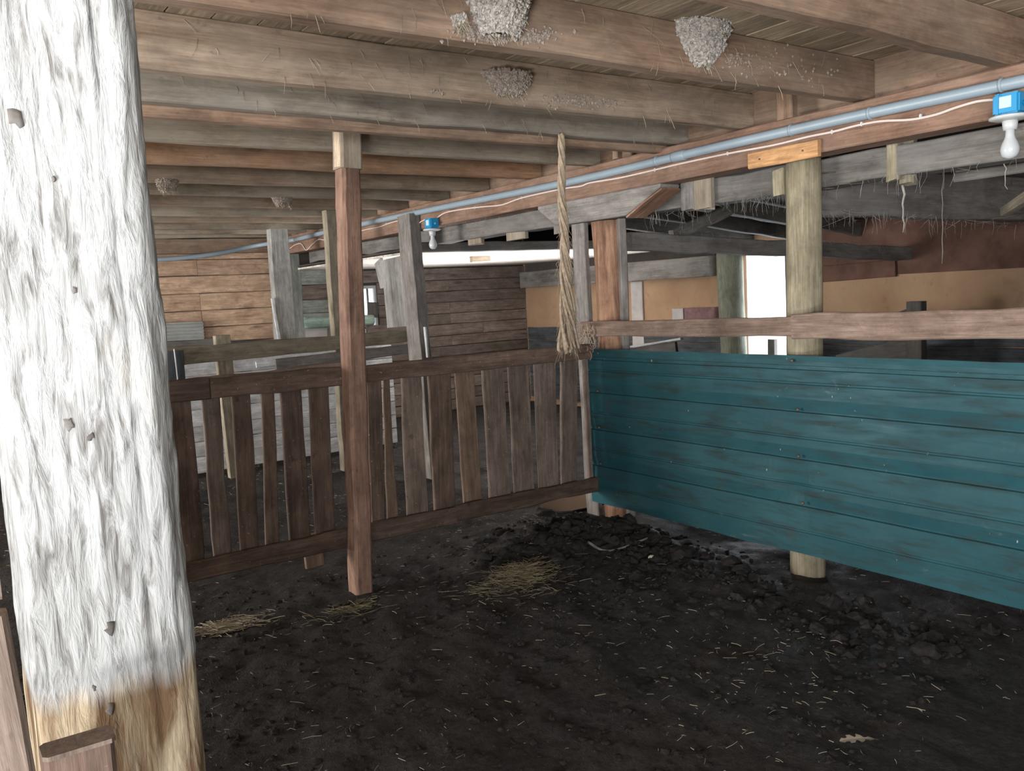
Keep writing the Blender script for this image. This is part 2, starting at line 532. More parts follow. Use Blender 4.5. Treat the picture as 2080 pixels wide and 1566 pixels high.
def mat_green():
    m, nt, bs = nodes('teal_painted_sheet_metal')
    c = coords(nt, (1, 1, 1), False)
    a = noise_n(nt, c, 1.4, 6, 0.65)
    b = noise_n(nt, coords(nt, (1, 1.2, 9), False), 2.2, 6, 0.65, 0.3)
    col = mixc(nt, ramp(nt, a, 0.35, 0.68), (0.014, 0.066, 0.082), (0.026, 0.097, 0.115))
    col = mixc(nt, ramp(nt, b, 0.48, 0.74, (0, 0, 0), (0.95,) * 3), col, (0.030, 0.036, 0.034))
    d = noise_n(nt, c, 3.4, 6, 0.7)
    col = mixc(nt, ramp(nt, d, 0.62, 0.76, (0, 0, 0), (0.7,) * 3), col, (0.075, 0.045, 0.038))
    h = noise_n(nt, coords(nt, (1, 0.8, 1.6), False), 5.5, 7, 0.75, 0.6)
    col = mixc(nt, ramp(nt, h, 0.62, 0.74, (0, 0, 0), (0.45,) * 3), col, (0.16, 0.21, 0.22))
    e = noise_n(nt, coords(nt, (1, 1, 0.45), False), 46, 2, 0.5)
    col = mixc(nt, ramp(nt, e, 0.75, 0.79, (0, 0, 0), (0.8,) * 3), col, (0.42, 0.44, 0.43))
    nt.links.new(col, bs.inputs['Base Color'])
    bs.inputs['Specular IOR Level'].default_value = 0.22
    r = ramp(nt, b, 0.35, 0.7, (0.42,) * 3, (0.75,) * 3)
    nt.links.new(r, bs.inputs['Roughness'])
    bump(nt, bs, a, 0.25, 0.01)
    return m


def mat_plaster():
    m, nt, bs = nodes('orange_ochre_wall')
    c = coords(nt, (1, 1, 1), False)
    a = noise_n(nt, c, 1.3, 6, 0.65, 0.3)
    b = noise_n(nt, c, 7, 6, 0.7)
    col = mixc(nt, ramp(nt, a, 0.35, 0.68), (0.30, 0.185, 0.11), (0.40, 0.27, 0.165))
    col = mixc(nt, ramp(nt, b, 0.58, 0.72, (0, 0, 0), (0.6,) * 3), col, (0.20, 0.11, 0.075))
    nt.links.new(col, bs.inputs['Base Color'])
    bs.inputs['Roughness'].default_value = 0.9
    bump(nt, bs, b, 0.3, 0.01)
    return m


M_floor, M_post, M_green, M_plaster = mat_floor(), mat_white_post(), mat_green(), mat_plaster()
M_redband = plain('red_brown_wall_band', (0.115, 0.065, 0.050), 0.9, 0, 0.1, 0.3, 5, 0.3)
M_ground = plain('outdoor_yard_ground', (0.38, 0.35, 0.30), 0.95, 0, 0.1, 0.2, 2, 0.2)

XB = 3.84          # near face of the main beam
YG = 4.50          # plane of the gate
YB = 10.5          # back wall
XW = 7.7           # right wall

# ------------------------------------------------------------------ floor
def floor_h(x, y):
    h = 0.030 * noise.noise(Vector((x * 1.1, y * 1.1, 3))) + 0.022 * noise.noise(Vector((x * 3.3, y * 3.3, 8))) \
        + 0.014 * noise.noise(Vector((x * 9, y * 9, 2))) + 0.008 * noise.noise(Vector((x * 23, y * 23, 2)))
    for (cx, cy, r, a) in ((3.28, 4.22, 0.42, 0.15), (3.62, 3.92, 0.28, 0.07), (3.35, 3.0, 0.35, 0.03), (2.75, 4.05, 0.3, 0.05), (3.7, 3.4, 0.3, 0.04)):
        d2 = ((x - cx) ** 2 + (y - cy) ** 2) / (r * r)
        if d2 < 6: h += a * math.exp(-d2) * (1 + 0.5 * noise.noise(Vector((x * 12, y * 12, 1))))
    return h - 0.02


def make_floor():
    def axis(a, b, fine0, fine1, df, dc):
        out, v = [], a
        while v < b:
            out.append(v)
            v += df if fine0 <= v <= fine1 else dc
        out.append(b)
        return out
    xs = axis(-5.2, 8.0, 0.2, 4.6, 0.028, 0.10)
    ys = axis(-4.4, 10.6, 1.6, 5.4, 0.028, 0.10)
    vs = [(x, y, floor_h(x, y)) for y in ys for x in xs]
    nx = len(xs)
    fs = [(j * nx + i, j * nx + i + 1, (j + 1) * nx + i + 1, (j + 1) * nx + i) for j in range(len(ys) - 1) for i in range(nx - 1)]
    return link('floor', mesh('floor', vs, fs, True), Matrix.Identity(4), M_floor)


floor = tag(make_floor(), 'dark trampled manure and mud floor strewn with straw', 'floor', kind='structure')
tag(boxes('yard_ground', [(-14, -12, -0.5, 24, 26, -0.25)], M_ground), 'pale yard ground outside the barn', 'ground', kind='structure')


# ------------------------------------------------------------------ walls
def wall(name, axis, c0, c1, u0, u1, z0, z1, holes, mat, label):
    us = sorted({u0, u1, *[h[0] for h in holes], *[h[1] for h in holes]})
    bl = []
    for a, b in zip(us[:-1], us[1:]):
        m = (a + b) / 2
        cuts = [(h[2], h[3]) for h in holes if h[0] < m < h[1]]
        z = z0
        for (q0, q1) in sorted(cuts):
            if q0 > z: bl.append((a, b, z, q0))
            z = q1
        if z < z1: bl.append((a, b, z, z1))
    if axis == 'x': bb = [(c0, a, z, c1, b, zz) for (a, b, z, zz) in bl]
    else: bb = [(a, c0, z, b, c1, zz) for (a, b, z, zz) in bl]
    return tag(boxes(name, bb, mat), label, 'wall', kind='structure')


WIN = (PY(712, 600, YB).x, PY(768, 600, YB).x, PY(750, 665, YB).z, PY(750, 580, YB).z)
DOOR = (PX(1606, 600, XW).y, PX(1500, 600, XW).y, 0.0, PX(1555, 513, XW).z)
wall_back = wall('wall_back', 'y', YB + 0.03, YB + 0.15, -5.2, 7.9, -0.2, 3.0, [WIN], M_slab, 'back wall of horizontal planks, orange at left and grey at right')
wall_right = wall('wall_right', 'x', XW, XW + 0.15, -4.4, YB + 0.1, -0.2, 3.0, [DOOR], M_plaster, 'ochre orange far right wall with a bright doorway')
wall_left = wall('wall_left', 'x', -5.35, -5.1, -4.6, YB + 0.1, -0.2, 3.0, [(-2.6, 0.0, 0.95, 2.1), (6.1, 9.1, 0.9, 2.0)], M_slab, 'left wall of the barn beside the camera')
wall_front = wall('wall_front', 'y', -4.55, -4.3, -5.2, 7.9, -0.2, 3.0, [(-4.2, -0.6, 0.95, 2.1)], M_slab, 'wall of the barn behind the camera')


def plank_rows(parent, y, x0, x1, zs, mat, th=0.03, hole=None, joints=()):
    for (za, zb) in zip(zs[:-1], zs[1:]):
        segs = [x0] + sorted(j for j in joints if x0 < j < x1 and random.random() < 0.5) + [x1]
        out = []
        for a, b in zip(segs[:-1], segs[1:]):
            if hole and zb > hole[2] and za < hole[3]:
                if a < hole[0]: out.append((a, min(b, hole[0])))
                if b > hole[1]: out.append((max(a, hole[1]), b))
            else:
                out.append((a, b))
        for (a, b) in out:
            if b - a < 0.02: continue
            yy = y - th / 2 + random.uniform(-0.003, 0.003)
            board('plank', (a + 0.002, yy, (za + zb) / 2), (b - 0.002, yy, (za + zb) / 2), zb - za - 0.007, th, mat, parent, wane=0.0022)


# orange planks at the left (main room), grey planks in the side aisle
zs = [0.0]
while zs[-1] < 2.25: zs.append(round(zs[-1] + random.uniform(0.185, 0.215), 3))
plank_rows(wall_back, YB + 0.03, 0.8, 3.86, zs, M_orangewall, joints=(2.0, 2.9))
zs = [0.0]
while zs[-1] < 2.02: zs.append(round(zs[-1] + random.uniform(0.145, 0.172), 3))
plank_rows(wall_back, YB + 0.03, 3.88, XW, zs, M_greywall, hole=WIN, joints=(5.9, 6.35, 6.9))
board('wall_plate', (-0.5, YB - 0.06, 2.36), (3.9, YB - 0.06, 2.36), 0.17, 0.12, M_joist_red, wall_back)

# lower boarding and top plate of the right wall
for (a, b) in ((0.4, DOOR[0] - 0.05), (DOOR[1] + 0.05, YB - 0.05)):
    z = 0.05
    while z < 1.1:
        h = random.uniform(0.15, 0.2)
        board('lower_board', (XW - 0.015, a, z + h / 2), (XW - 0.015, b, z + h / 2), h - 0.008, 0.03, M_bluewood, wall_right)
        z += h
board('wall_plate', (XW - 0.07, DOOR[1] + 0.3, 1.81), (XW - 0.07, YB - 0.05, 1.81), 0.235, 0.13, M_darkb, wall_right)
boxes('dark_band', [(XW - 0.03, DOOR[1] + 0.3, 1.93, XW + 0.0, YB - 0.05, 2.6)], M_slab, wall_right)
boxes('red_band', [(XW - 0.012, 0.4, 1.60, XW + 0.0, DOOR[0] - 0.1, 2.4)], M_redband, wall_right)
board('red_board', (XW - 0.03, 4.55, 1.66), (XW - 0.03, 5.72, 1.63), 0.16, 0.03, M_redband, wall_right)
board('door_jamb', (XW - 0.04, DOOR[0] - 0.06, 0), (XW - 0.04, DOOR[0] - 0.06, 1.95), 0.12, 0.1, M_dark, wall_right, up=(0, 1, 0))
board('pale_strip', (XW - 0.02, 8.07, 0.6), (XW - 0.02, 8.07, 1.68), 0.21, 0.03, M_palewall, wall_right, up=(0, 1, 0))

# small window in the back wall and the boarded door beside it
win = tag(boxes('window_1', [(WIN[0], YB + 0.05, WIN[2], WIN[0] + 0.03, YB + 0.1, WIN[3]), (WIN[1] - 0.03, YB + 0.05, WIN[2], WIN[1], YB + 0.1, WIN[3]),
                             (WIN[0] + 0.03, YB + 0.05, WIN[3] - 0.04, WIN[1] - 0.03, YB + 0.1, WIN[3]), (WIN[0] + 0.03, YB + 0.05, WIN[2], WIN[1] - 0.03, YB + 0.1, WIN[2] + 0.03)], M_white),
          'small pale framed window in the grey back wall', 'window', kind='structure')
MX = WIN[0] + 0.27
boxes('mullion', [(MX, YB + 0.06, WIN[2] + 0.03, MX + 0.02, YB + 0.09, WIN[3] - 0.04)], M_grey, win)
mg, nt, bs = nodes('grimy_window_glass')
bs.inputs['Base Color'].default_value = (0.8, 0.86, 0.9, 1)
bs.inputs['Transmission Weight'].default_value = 1.0
bs.inputs['Roughness'].default_value = 0.25
for (a, b) in ((WIN[0] + 0.03, MX), (MX + 0.02, WIN[1] - 0.03)):
    boxes('pane', [(a, YB + 0.07, WIN[2] + 0.03, b, YB + 0.076, WIN[3] - 0.04)], mg, win)

door = thing('door_1', (4.25, YB - 0.03, 0), 'grey green door of horizontal boards in the back wall', 'door', kind='structure')
z = 0.55
k = 0
while z < 1.95:
    h = (0.25, 0.2, 0.16, 0.17, 0.17, 0.17, 0.19)[k % 7]
    board('door_board', (4.02, YB - 0.03, z + h / 2), (4.62, YB - 0.03, z + h / 2), h - 0.01, 0.03, M_greengrey if k not in (0, 6) else M_greywall, door, wane=0.004)
    z += h
    k += 1
board('door_edge', (3.985, YB - 0.03, 0.5), (3.985, YB - 0.03, 2.0), 0.04, 0.05, M_dark, door, up=(1, 0, 0))
board('hinge', (4.5, YB - 0.055, 1.42), (4.62, YB - 0.055, 1.42), 0.10, 0.012, M_iron, door)

# ------------------------------------------------------------------ ceiling and joists
ceiling = tag(boxes('ceiling', [(-5.2, -4.4, 2.67, 4.1, YB + 0.1, 2.75)], M_slab), 'boarded hay loft ceiling over the joists', 'ceiling', kind='structure')
x = -2.0
while x < 3.9:
    wd = random.uniform(0.16, 0.21)
    for (a, b) in ((-1.5, 3.1), (3.1, 7.0), (7.0, YB)):
        board('ceiling_board', (x + wd / 2, a + 0.003, 2.652), (x + wd / 2, b - 0.003, 2.652), wd - 0.008, 0.026, M_ceil, ceiling, up=(1, 0, 0), seg=6, ch=0.0008)
    x += wd

JY = [1.76, 2.46, 3.19, 3.68, 4.48, 5.14, 5.84, 6.46, 7.20, 7.86, 8.45, 9.15, 9.72, 10.2]
ORD = ['first', 'second', 'third', 'fourth', 'fifth', 'sixth', 'seventh', 'eighth', 'ninth', 'tenth', 'eleventh', 'twelfth', 'thirteenth', 'last']
JLAB = {0: 'dark brown ceiling joist cutting across the top right corner of the picture',
        1: 'brown ceiling joist carrying the two largest mud nests',
        2: 'dusty ceiling joist with a grey lower edge and one small mud nest',
        3: 'dusty grey ceiling joist from which the rope hangs',
        4: 'grey dusty joist the red brown post is set against',
        5: 'orange brown joist just behind the head of the red brown post',
        13: 'farthest ceiling joist, close against the orange plank wall'}
JM = {0: M_joist_red, 1: M_joist_red, 2: M_joist_warm, 3: M_joist_dark, 5: M_joist_or, 6: M_joist_warm, 8: M_joist_warm, 10: M_joist_warm}
for i, y in enumerate(JY):
    wd = 0.075 if i in (0, 1) else 0.065
    o = board('ceiling_joist', (-5.1, y + wd / 2, 2.54), (XB + 0.13, y + wd / 2, 2.54), 0.198, wd, JM.get(i, M_joist), wane=0.012 if i == 0 else 0.004, seg=24)
    tag(o, JLAB.get(i, f'dusty ceiling joist, {ORD[i]} from the camera counting into the picture'), 'joist', 'ceiling joists')
tag(board('ceiling_joist', (-5.1, 3.81, 2.52), (XB + 0.1, 3.81, 2.52), 0.23, 0.06, M_joist_red, seg=20),
    'brown doubled joist directly behind the rope joist, sitting slightly lower', 'joist', 'ceiling joists')

# ------------------------------------------------------------------ main beam
tag(board('main_beam', (XB + 0.08, -2.2, 2.33), (XB + 0.08, YB - 0.05, 2.33), 0.205, 0.16, M_beam, wane=0.004, seg=40),
    'long reddish brown main beam carrying the joists and the grey pipe', 'beam')
tag(board('rim_board', (XB + 0.15, -2.2, 2.545), (XB + 0.15, YB - 0.05, 2.545), 0.21, 0.03, M_joist_red, seg=30),
    'brown board closing the joist ends above the main beam', 'board')
tag(board('dusty_beam', (XB + 0.30, -1.0, 2.14), (XB + 0.30, 9.9, 2.19), 0.15, 0.16, M_darkb, wane=0.012, seg=40),
    'dusty cobwebbed beam running just behind and below the main beam', 'beam')
for (px, py, wd, lab) in ((1598, 218, 0.10, 'short upright block on the main beam above the orange board'), (1254, 310, 0.05, 'narrow upright block on the main beam right of the rope')):
    p = PX(px, py, XB + 0.02)
    tag(board('beam_block', (p.x, p.y, 2.432), (p.x, p.y, 2.635), wd, 0.05, M_joist_red, up=(0, 1, 0)), lab, 'block')
p0, p1 = PX(1522, 326, XB - 0.015), PX(1664, 303, XB - 0.015)
ob = board('nailed_board', (XB - 0.014, p0.y, (p0.z + p1.z) / 2), (XB - 0.014, p1.y, (p0.z + p1.z) / 2), 0.085, 0.028, M_orangeboard)
tag(ob, 'fresh orange board nailed to the main beam above the round post', 'board')
for t in (0.18, 0.8):
    q = p0.lerp(p1, t)
    lathe('nail', [(0.005, 0), (0.005, 0.004)], Matrix.Translation((XB - 0.028, q.y, (p0.z + p1.z) / 2)) @ Matrix.Rotation(-math.pi / 2, 4, 'Y'), M_iron, ob, 8)

# ------------------------------------------------------------------ posts
# big limewashed post close to the camera
def white_post():
    x0, x1, y0, y1 = 0.098, 0.325, 1.35, 1.57
    prof = []
    rad = [(x0, y0, 0.008), (x1, y0, 0.045), (x1, y1, 0.03), (x0, y1, 0.02)]
    cs = [(1, 1), (-1, 1), (-1, -1), (1, -1)]
    for (cx, cy, r), (sx, sy), a0 in zip(rad, cs, (180, 270, 0, 90)):
        for k in range(7):
            a = math.radians(a0 + 90 * k / 6)
            prof.append((cx + sx * r + r * math.cos(a), cy + sy * r + r * math.sin(a)))
    # resample
    P = [Vector((a, b)) for a, b in prof]
    dense = []
    for i in range(len(P)):
        a, b = P[i], P[(i + 1) % len(P)]
        n = max(1, int((b - a).length / 0.005))
        for k in range(n): dense.append(a.lerp(b, k / n))
    c = Vector(((x0 + x1) / 2, (y0 + y1) / 2))
    n = len(dense)
    rows = 250
    vs, fs = [], []
    for j in range(rows + 1):
        z = 2.66 * j / rows
        for q in dense:
            d = (q - c).normalized()
            side = max(0.0, min(1.0, (q.x - 0.24) / 0.05))
            h = 0.0042 * noise.noise(Vector((q.x * 52, q.y * 52, z * 9))) + 0.0022 * noise.noise(Vector((q.x * 160, q.y * 160, z * 30))) \
                + 0.006 * noise.noise(Vector((q.x * 9, q.y * 9, z * 1.5))) + side * 0.006 * noise.noise(Vector((q.x * 40, q.y * 40, z * 5)))
            g = 0.006 * max(0, 1 - abs(q.x - 0.262 - 0.004 * math.sin(z * 5)) / 0.004) if q.y < 1.4 else 0
            if z < 1.09: h *= 0.45
            u = q + d * (h - g)
            vs.append((u.x - c.x, u.y - c.y, z))
    for j in range(rows):
        for k in range(n):
            a, b = j * n + k, j * n + (k + 1) % n
            fs.append((a, b, b + n, a + n))
    fs.append(tuple(range(rows * n, rows * n + n)))
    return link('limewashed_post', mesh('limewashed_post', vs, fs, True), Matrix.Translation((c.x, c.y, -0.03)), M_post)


wpst = tag(white_post(), 'thick rough limewashed post close to the camera, shade painted brown on its foot', 'post')

for (px, py, r) in ((142, 862, 0.010), (186, 885, 0.008), (222, 1277, 0.010), (222, 1440, 0.009), (32, 238, 0.013), (150, 590, 0.007), (108, 365, 0.004), (190, 1395, 0.005)):
    q = PY(px, py, 1.352)
    vs, fs = [], []
    for k in range(3):
        for a in range(10):
            t = 2 * math.pi * a / 10
            rr = r * (1.0, 0.72, 0.3)[k] * (0.75 + 0.9 * noise.noise(V(math.cos(t) * 2.2, math.sin(t) * 2.2, px)))
            vs.append((rr * math.cos(t), (0.002, -0.0035, -0.004)[k], rr * 1.5 * math.sin(t)))
    for k in range(2):
        for a in range(10): fs.append((k * 10 + a, k * 10 + (a + 1) % 10, k * 10 + 10 + (a + 1) % 10, k * 10 + 10 + a))
    fs.append(tuple(range(20, 30)))
    link('knot', mesh('knot', vs, fs, True), Matrix.Translation(q), M_dark, wpst)

# middle post
mp = thing('square_post', (1.975, 4.35, 0), 'reddish brown square post standing in front of the slatted gate', 'post')
b0, t0 = PY(733, 1190, 4.35), PY(703, 262, 4.36)
mdir = (t0 - b0).normalized()
jn = PY(706, 345, 4.358)
board('shaft', b0 - mdir * 0.06, jn, 0.105, 0.12, M_mid, mp, up=(1, 0, 0), wane=0.0035, ch=0.014, seg=24)
board('head', jn, t0 + mdir * 0.03, 0.125, 0.125, M_joist, mp, up=(1, 0, 0), wane=0.004, ch=0.012)
board('cut_face', jn + V(-0.064, -0.02, 0.01), t0 + V(-0.064, -0.02, -0.02), 0.05, 0.006, M_cutwood, mp, up=(0.25, -1, 0))

# composite post at the hinge side of the gate
cp = thing('composite_post', (3.93, 4.43, 0), 'rotten brown log post flanked by two grey boards under the corbel', 'post')
log('core_log', (3.95, 4.40, -0.1), (3.93, 4.40, 2.06), 0.10, 0.09, M_rot, cp, rough=0.02, seg=24, sides=26)
p0, p1 = PX(1206, 700, 3.86), PX(1199, 452, 3.86)
board('flank_board', (3.87, 4.585, 0.02), (3.86, 4.60, 2.06), 0.13, 0.045, M_grey, cp, up=(0, 1, 0), wane=0.006)
board('flank_board', (3.93, 4.275, 0.02), (3.94, 4.27, 2.06), 0.11, 0.05, M_grey, cp, up=(0.5, 0.85, 0), wane=0.006)
# corbel with a slanted rotten end
def corbel():
    vs, fs = [], []
    prof = [(-0.62, 2.228), (0.62, 2.228), (0.62, 2.20), (0.42, 2.07), (-0.30, 2.065), (-0.62, 2.205)]
    for x in (-0.085, 0.085):
        for (y, z) in prof: vs.append((y, -x, z - 2.06))
    n = len(prof)
    fs.append(tuple(range(n - 1, -1, -1))[::-1])
    fs.append(tuple(range(n, 2 * n))[::-1])
    for k in range(n): fs.append((k, (k + 1) % n, (k + 1) % n + n, k + n)[::-1])
    me = mesh('corbel', vs, fs)
    bm = bmesh.new()
    bm.from_mesh(me)
    bmesh.ops.recalc_face_normals(bm, faces=bm.faces)
    bmesh.ops.bevel(bm, geom=list(bm.edges), offset=0.006, segments=1, affect='EDGES')
    bm.to_mesh(me)
    bm.free()
    return link('corbel', me, Matrix.Translation((3.925, 4.42, 2.06)) @ Matrix.Rotation(math.pi / 2, 4, 'Z'), M_grey)


cb = tag(corbel(), 'grey corbel block with a slanted end between composite post and beam', 'corbel')
board('rotten_end', (3.925, 4.115, 2.056), (3.925, 3.795, 2.198), 0.165, 0.012, M_rot, cb, up=(1, 0, 0), wane=0.008)

# round post
rp = thing('round_post', (3.80, 2.80, 0), 'pale round log post behind the teal metal sheet', 'post')
log('shaft', (3.945, 2.87, -0.1), (3.955, 2.86, 2.225), 0.092, 0.089, M_log, rp, rough=0.005, sides=28, seg=20)
for (dz, ln) in ((0.02, 0.06), (-0.06, 0.05)):
    tube('nail', [(4.03, 2.80, 2.13 + dz), (4.06, 2.80 - ln, 2.128 + dz)], 0.003, M_iron, rp, 6)
tag(board('packing_block', PX(1588, 398, 3.93), PX(1586, 347, 3.93), 0.07, 0.06, M_log, up=(0, 1, 0), ragged=0.02), 'ragged wooden packing block beside the head of the round post', 'block')

# blocks hanging under the beam
def hang(px0, px1, y0, y1, X, mat, lab, ragged=0.015):
    a, b = PX(px0, y0, X), PX(px1, y0, X)
    c = PX((px0 + px1) / 2, y1, X)
    wd = abs(a.y - b.y)
    yy = (a.y + b.y) / 2
    return tag(board('hanging_block', (X, yy, c.z), (X, yy, a.z + 0.02), wd, 0.05, mat, up=(0, 1, 0), ragged=ragged, ch=0.01), lab, 'block')


hang(1386, 1412, 372, 428, 4.02, M_grey, 'pale left block of the pair hanging under the beam beside the corbel')
hang(1412, 1447, 366, 426, 4.03, M_joist, 'brown right block of the pair hanging under the beam beside the corbel')
hang(1803, 1828, 290, 368, 4.08, M_log, 'pale block hanging under the beam right of the round post')
hang(1829, 1860, 286, 374, 4.12, M_olive, 'olive grey block hanging under the beam next to the pale block')
hang(1030, 1068, 440, 487, 4.12, M_joist, 'brown block hanging under the beam left of the rope')
hang(952, 978, 452, 496, 4.12, M_joist, 'brown block hanging under the beam between rope and far lamp')
hang(1127, 1150, 430, 474, 3.95, M_grey, 'small grey block hanging just left of the rope under the corbel')

# far posts in the main room
tag(board('square_post', PY(580, 720, 9.0) + V(0, 0, -1.0), PY(563, 466, 9.0), 0.20, 0.12, M_pale, up=(1, 0, 0), wane=0.006), 'greyish slanted post in front of the bend of the pipe', 'post')
pl = board('side_slat', PY(567, 690, 8.93), PY(553, 606, 8.93), 0.035, 0.03, M_limeboard, up=(1, 0, 0))
tag(pl, 'narrow white batten along the edge of the greyish slanted post', 'batten')
tag(board('square_post', PY(690, 700, 7.55) + V(0, 0, -1.2), PY(672, 428, 7.55), 0.14, 0.10, M_olive, up=(1, 0, 0), wane=0.005), 'olive brown post half hidden behind the red brown post', 'post')
bp = board('square_post', PX(858, 726, XB - 0.06) + V(0, 0, -1.1), PX(829, 437, XB - 0.06), 0.23, 0.11, M_grey, up=(0, 1, 0), wane=0.008)
tag(bp, 'grey brown post below the far lamp, closing the second fence', 'post')
board('edge_batten', PX(869, 726, XB - 0.115), PX(863, 664, XB - 0.115), 0.03, 0.02, M_limeboard, bp, up=(0, 1, 0))['label'] = 'short white batten'
tag(board('square_post', (3.95, 10.2, 0), (3.92, 10.15, 2.23), 0.17, 0.13, M_greengrey, up=(1, 0, 0), wane=0.008), 'green grey post under the far end of the main beam', 'post')
hb = thing('hanging_boards', (3.98, 7.5, 1.2), 'pair of pale grey boards nailed upright below the far end of the beam', 'board')
for (xa, xb, ya, yb, X, m) in ((768, 782, 530, 580, 4.02, M_pale), (782, 826, 524, 664, 3.98, M_pale)):
    a, b = PX(xa, (ya + yb) / 2, X), PX(xb, (ya + yb) / 2, X)
    t, bt = PX((xa + xb) / 2 - 6, ya, X), PX((xa + xb) / 2 + 6, yb, X)
    board('upright_board', bt, t, abs(a.y - b.y), 0.03, m, hb, up=(0, 1, 0), wane=0.006)

# ------------------------------------------------------------------ slatted gate
gate = thing('slatted_gate', (2.4, YG, 0), 'dirty brown slatted gate across the middle of the picture', 'gate')


def c7(x, y): return (300 + x * 0.46154, 680 + y * 0.46154)


def gate_rail(xa, ya, xb, yb, wd, Y, mat, nm):
    return board(nm, PY(xa, ya, Y), PY(xb, yb, Y), wd, 0.035, mat, gate, wane=0.006, seg=14)


gate_rail(330, 799, 424, 790, 0.105, YG - 0.04, M_gate, 'top_rail')
gate_rail(426, 790, 1200, 713, 0.105, YG - 0.045, M_gate, 'top_rail')
gate_rail(340, 783, 720, 742, 0.05, YG + 0.03, M_gate_g, 'top_batten')
gate_rail(340, 1169, 930, 1045, 0.105, YG - 0.04, M_gate, 'bottom_rail')
gate_rail(925, 1044, 1212, 983, 0.10, YG - 0.042, M_gate, 'bottom_rail')
SL = [(90, 195, 300, 135, 255, 980, 0), (230, 325, 290, 285, 370, 960, 2), (365, 457, 275, 400, 497, 930, 0), (490, 560, 260, 515, 585, 920, 0),
      (580, 682, 250, 615, 718, 890, 0), (700, 800, 235, 735, 828, 860, 0), (955, 1030, 210, 980, 1045, 810, 0), (1033, 1065, 205, 1047, 1105, 800, 1),
      (1110, 1205, 195, 1135, 1235, 780, 2), (1228, 1335, 180, 1255, 1355, 760, 0), (1345, 1440, 170, 1385, 1475, 730, 1), (1465, 1570, 160, 1495, 1600, 710, 2),
      (1580, 1680, 145, 1610, 1705, 690, 2), (1695, 1800, 130, 1715, 1810, 665, 2), (1808, 1895, 120, 1815, 1890, 645, 2), (1905, 1940, 110, 1935, 1965, 630, 2)]
for (a0, a1, ya, b0, b1, yb, mk) in SL:
    Y = YG + random.uniform(-0.004, 0.006)
    tl, tr, bl, br = (PY(*c7(*q), Y) for q in ((a0, ya), (a1, ya), (b0, yb), (b1, yb)))
    t, b = (tl + tr) / 2, (bl + br) / 2
    d = (t - b).normalized()
    cut = 0.024 if a0 > 1340 else 0.014
    board('slat', b - d * 0.07, t + d * 0.06, (br - bl).length - cut, 0.024, (M_gate, M_gate_l, M_gate_g)[mk], gate, up=(1, 0, 0), wane=0.004, w1=(tr - tl).length - cut, seg=6)
board('drop_slat', PY(640, 1150, YG + 0.02), PY(632, 1085, YG + 0.02), 0.11, 0.025, M_gate_l, gate, up=(1, 0, 0))

# ------------------------------------------------------------------ teal metal sheet with its rail
def metal_sheet():
    prof = []          # (z, out)
    z0, z1 = 0.135, 1.205
    prof.append((z0, 0.010))
    for zr in (0.397, 0.65, 0.906):
        prof += [(zr - 0.145, 0.014), (zr - 0.141, 0.008), (zr - 0.133, 0.008), (zr - 0.129, 0.014),
                 (zr - 0.003, 0.014), (zr + 0.001, 0.0), (zr + 0.006, 0.0), (zr + 0.07, 0.014)]
    prof += [(1.05, 0.014), (1.055, 0.008), (1.063, 0.008), (1.067, 0.014), (1.128, 0.014), (1.131, 0.004), (1.150, 0.004), (1.153, 0.012), (1.175, 0.012), (z1, 0.016)]
    n = 110
    ya, yb = 4.52, 0.3
    vs, fs = [], []
    for s in (0, 1):
        for i in range(n + 1):
            y = ya + (yb - ya) * i / n
            for j, (z, o) in enumerate(prof):
                dx = 0.012 * noise.noise(Vector((y * 1.7, z * 2.4, 4))) + 0.004 * noise.noise(Vector((y * 6, z * 6, 9)))
                dn = 0.02 * math.exp(-(((y - 2.83) / 0.09) ** 2 + ((z - 0.48) / 0.05) ** 2)) if j else 0
                zz = z + (0.006 * noise.noise(Vector((y * 3, 1, 1))) if j in (0, len(prof) - 1) else 0)
                vs.append((3.815 - o + dx + dn + s * 0.002 - 3.8, y - 2.4, zz))
    m = len(prof)
    b = (n + 1) * m
    for i in range(n):
        for j in range(m - 1):
            q = i * m + j
            fs.append((q, q + m, q + m + 1, q + 1))
            fs.append((b + q, b + q + 1, b + q + m + 1, b + q + m))
        fs.append((i * m, b + i * m, b + (i + 1) * m, (i + 1) * m))
        t = m - 1
        fs.append((i * m + t, (i + 1) * m + t, b + (i + 1) * m + t, b + i * m + t))
    for j in range(m - 1):
        fs.append((j, j + 1, b + j + 1, b + j))
    return link('metal_sheet', mesh('metal_sheet', vs, fs), Matrix.Translation((3.8, 2.4, 0)), M_green)


ms = tag(metal_sheet(), 'dented teal profiled metal sheet fixed across the pen', 'sheet')
for (y, z) in ((4.40, 0.67), (4.40, 0.92), (4.40, 0.42), (2.80, 0.67), (2.80, 0.92), (2.83, 1.178), (4.38, 1.178), (2.78, 0.42)):
    lathe('screw', [(0.009, 0), (0.009, 0.004), (0.005, 0.008)], Matrix.Translation((3.79, y, z)) @ Matrix.Rotation(-math.pi / 2, 4, 'Y'), M_iron, ms, 8)
rail = thing('top_rail_boards', (3.81, 2.5, 1.4), 'brown board rail just above the teal metal sheet', 'rail')
a, b, c = PX(1183, 668, 3.80), PX(1612, 664, 3.80), PX(2080, 657, 3.80)
board('rail_board', a, b, 0.105, 0.035, M_rail, rail, wane=0.005)
board('rail_board', b, b + (c - b) * 1.8, 0.135, 0.04, M_rail, rail, wane=0.005)

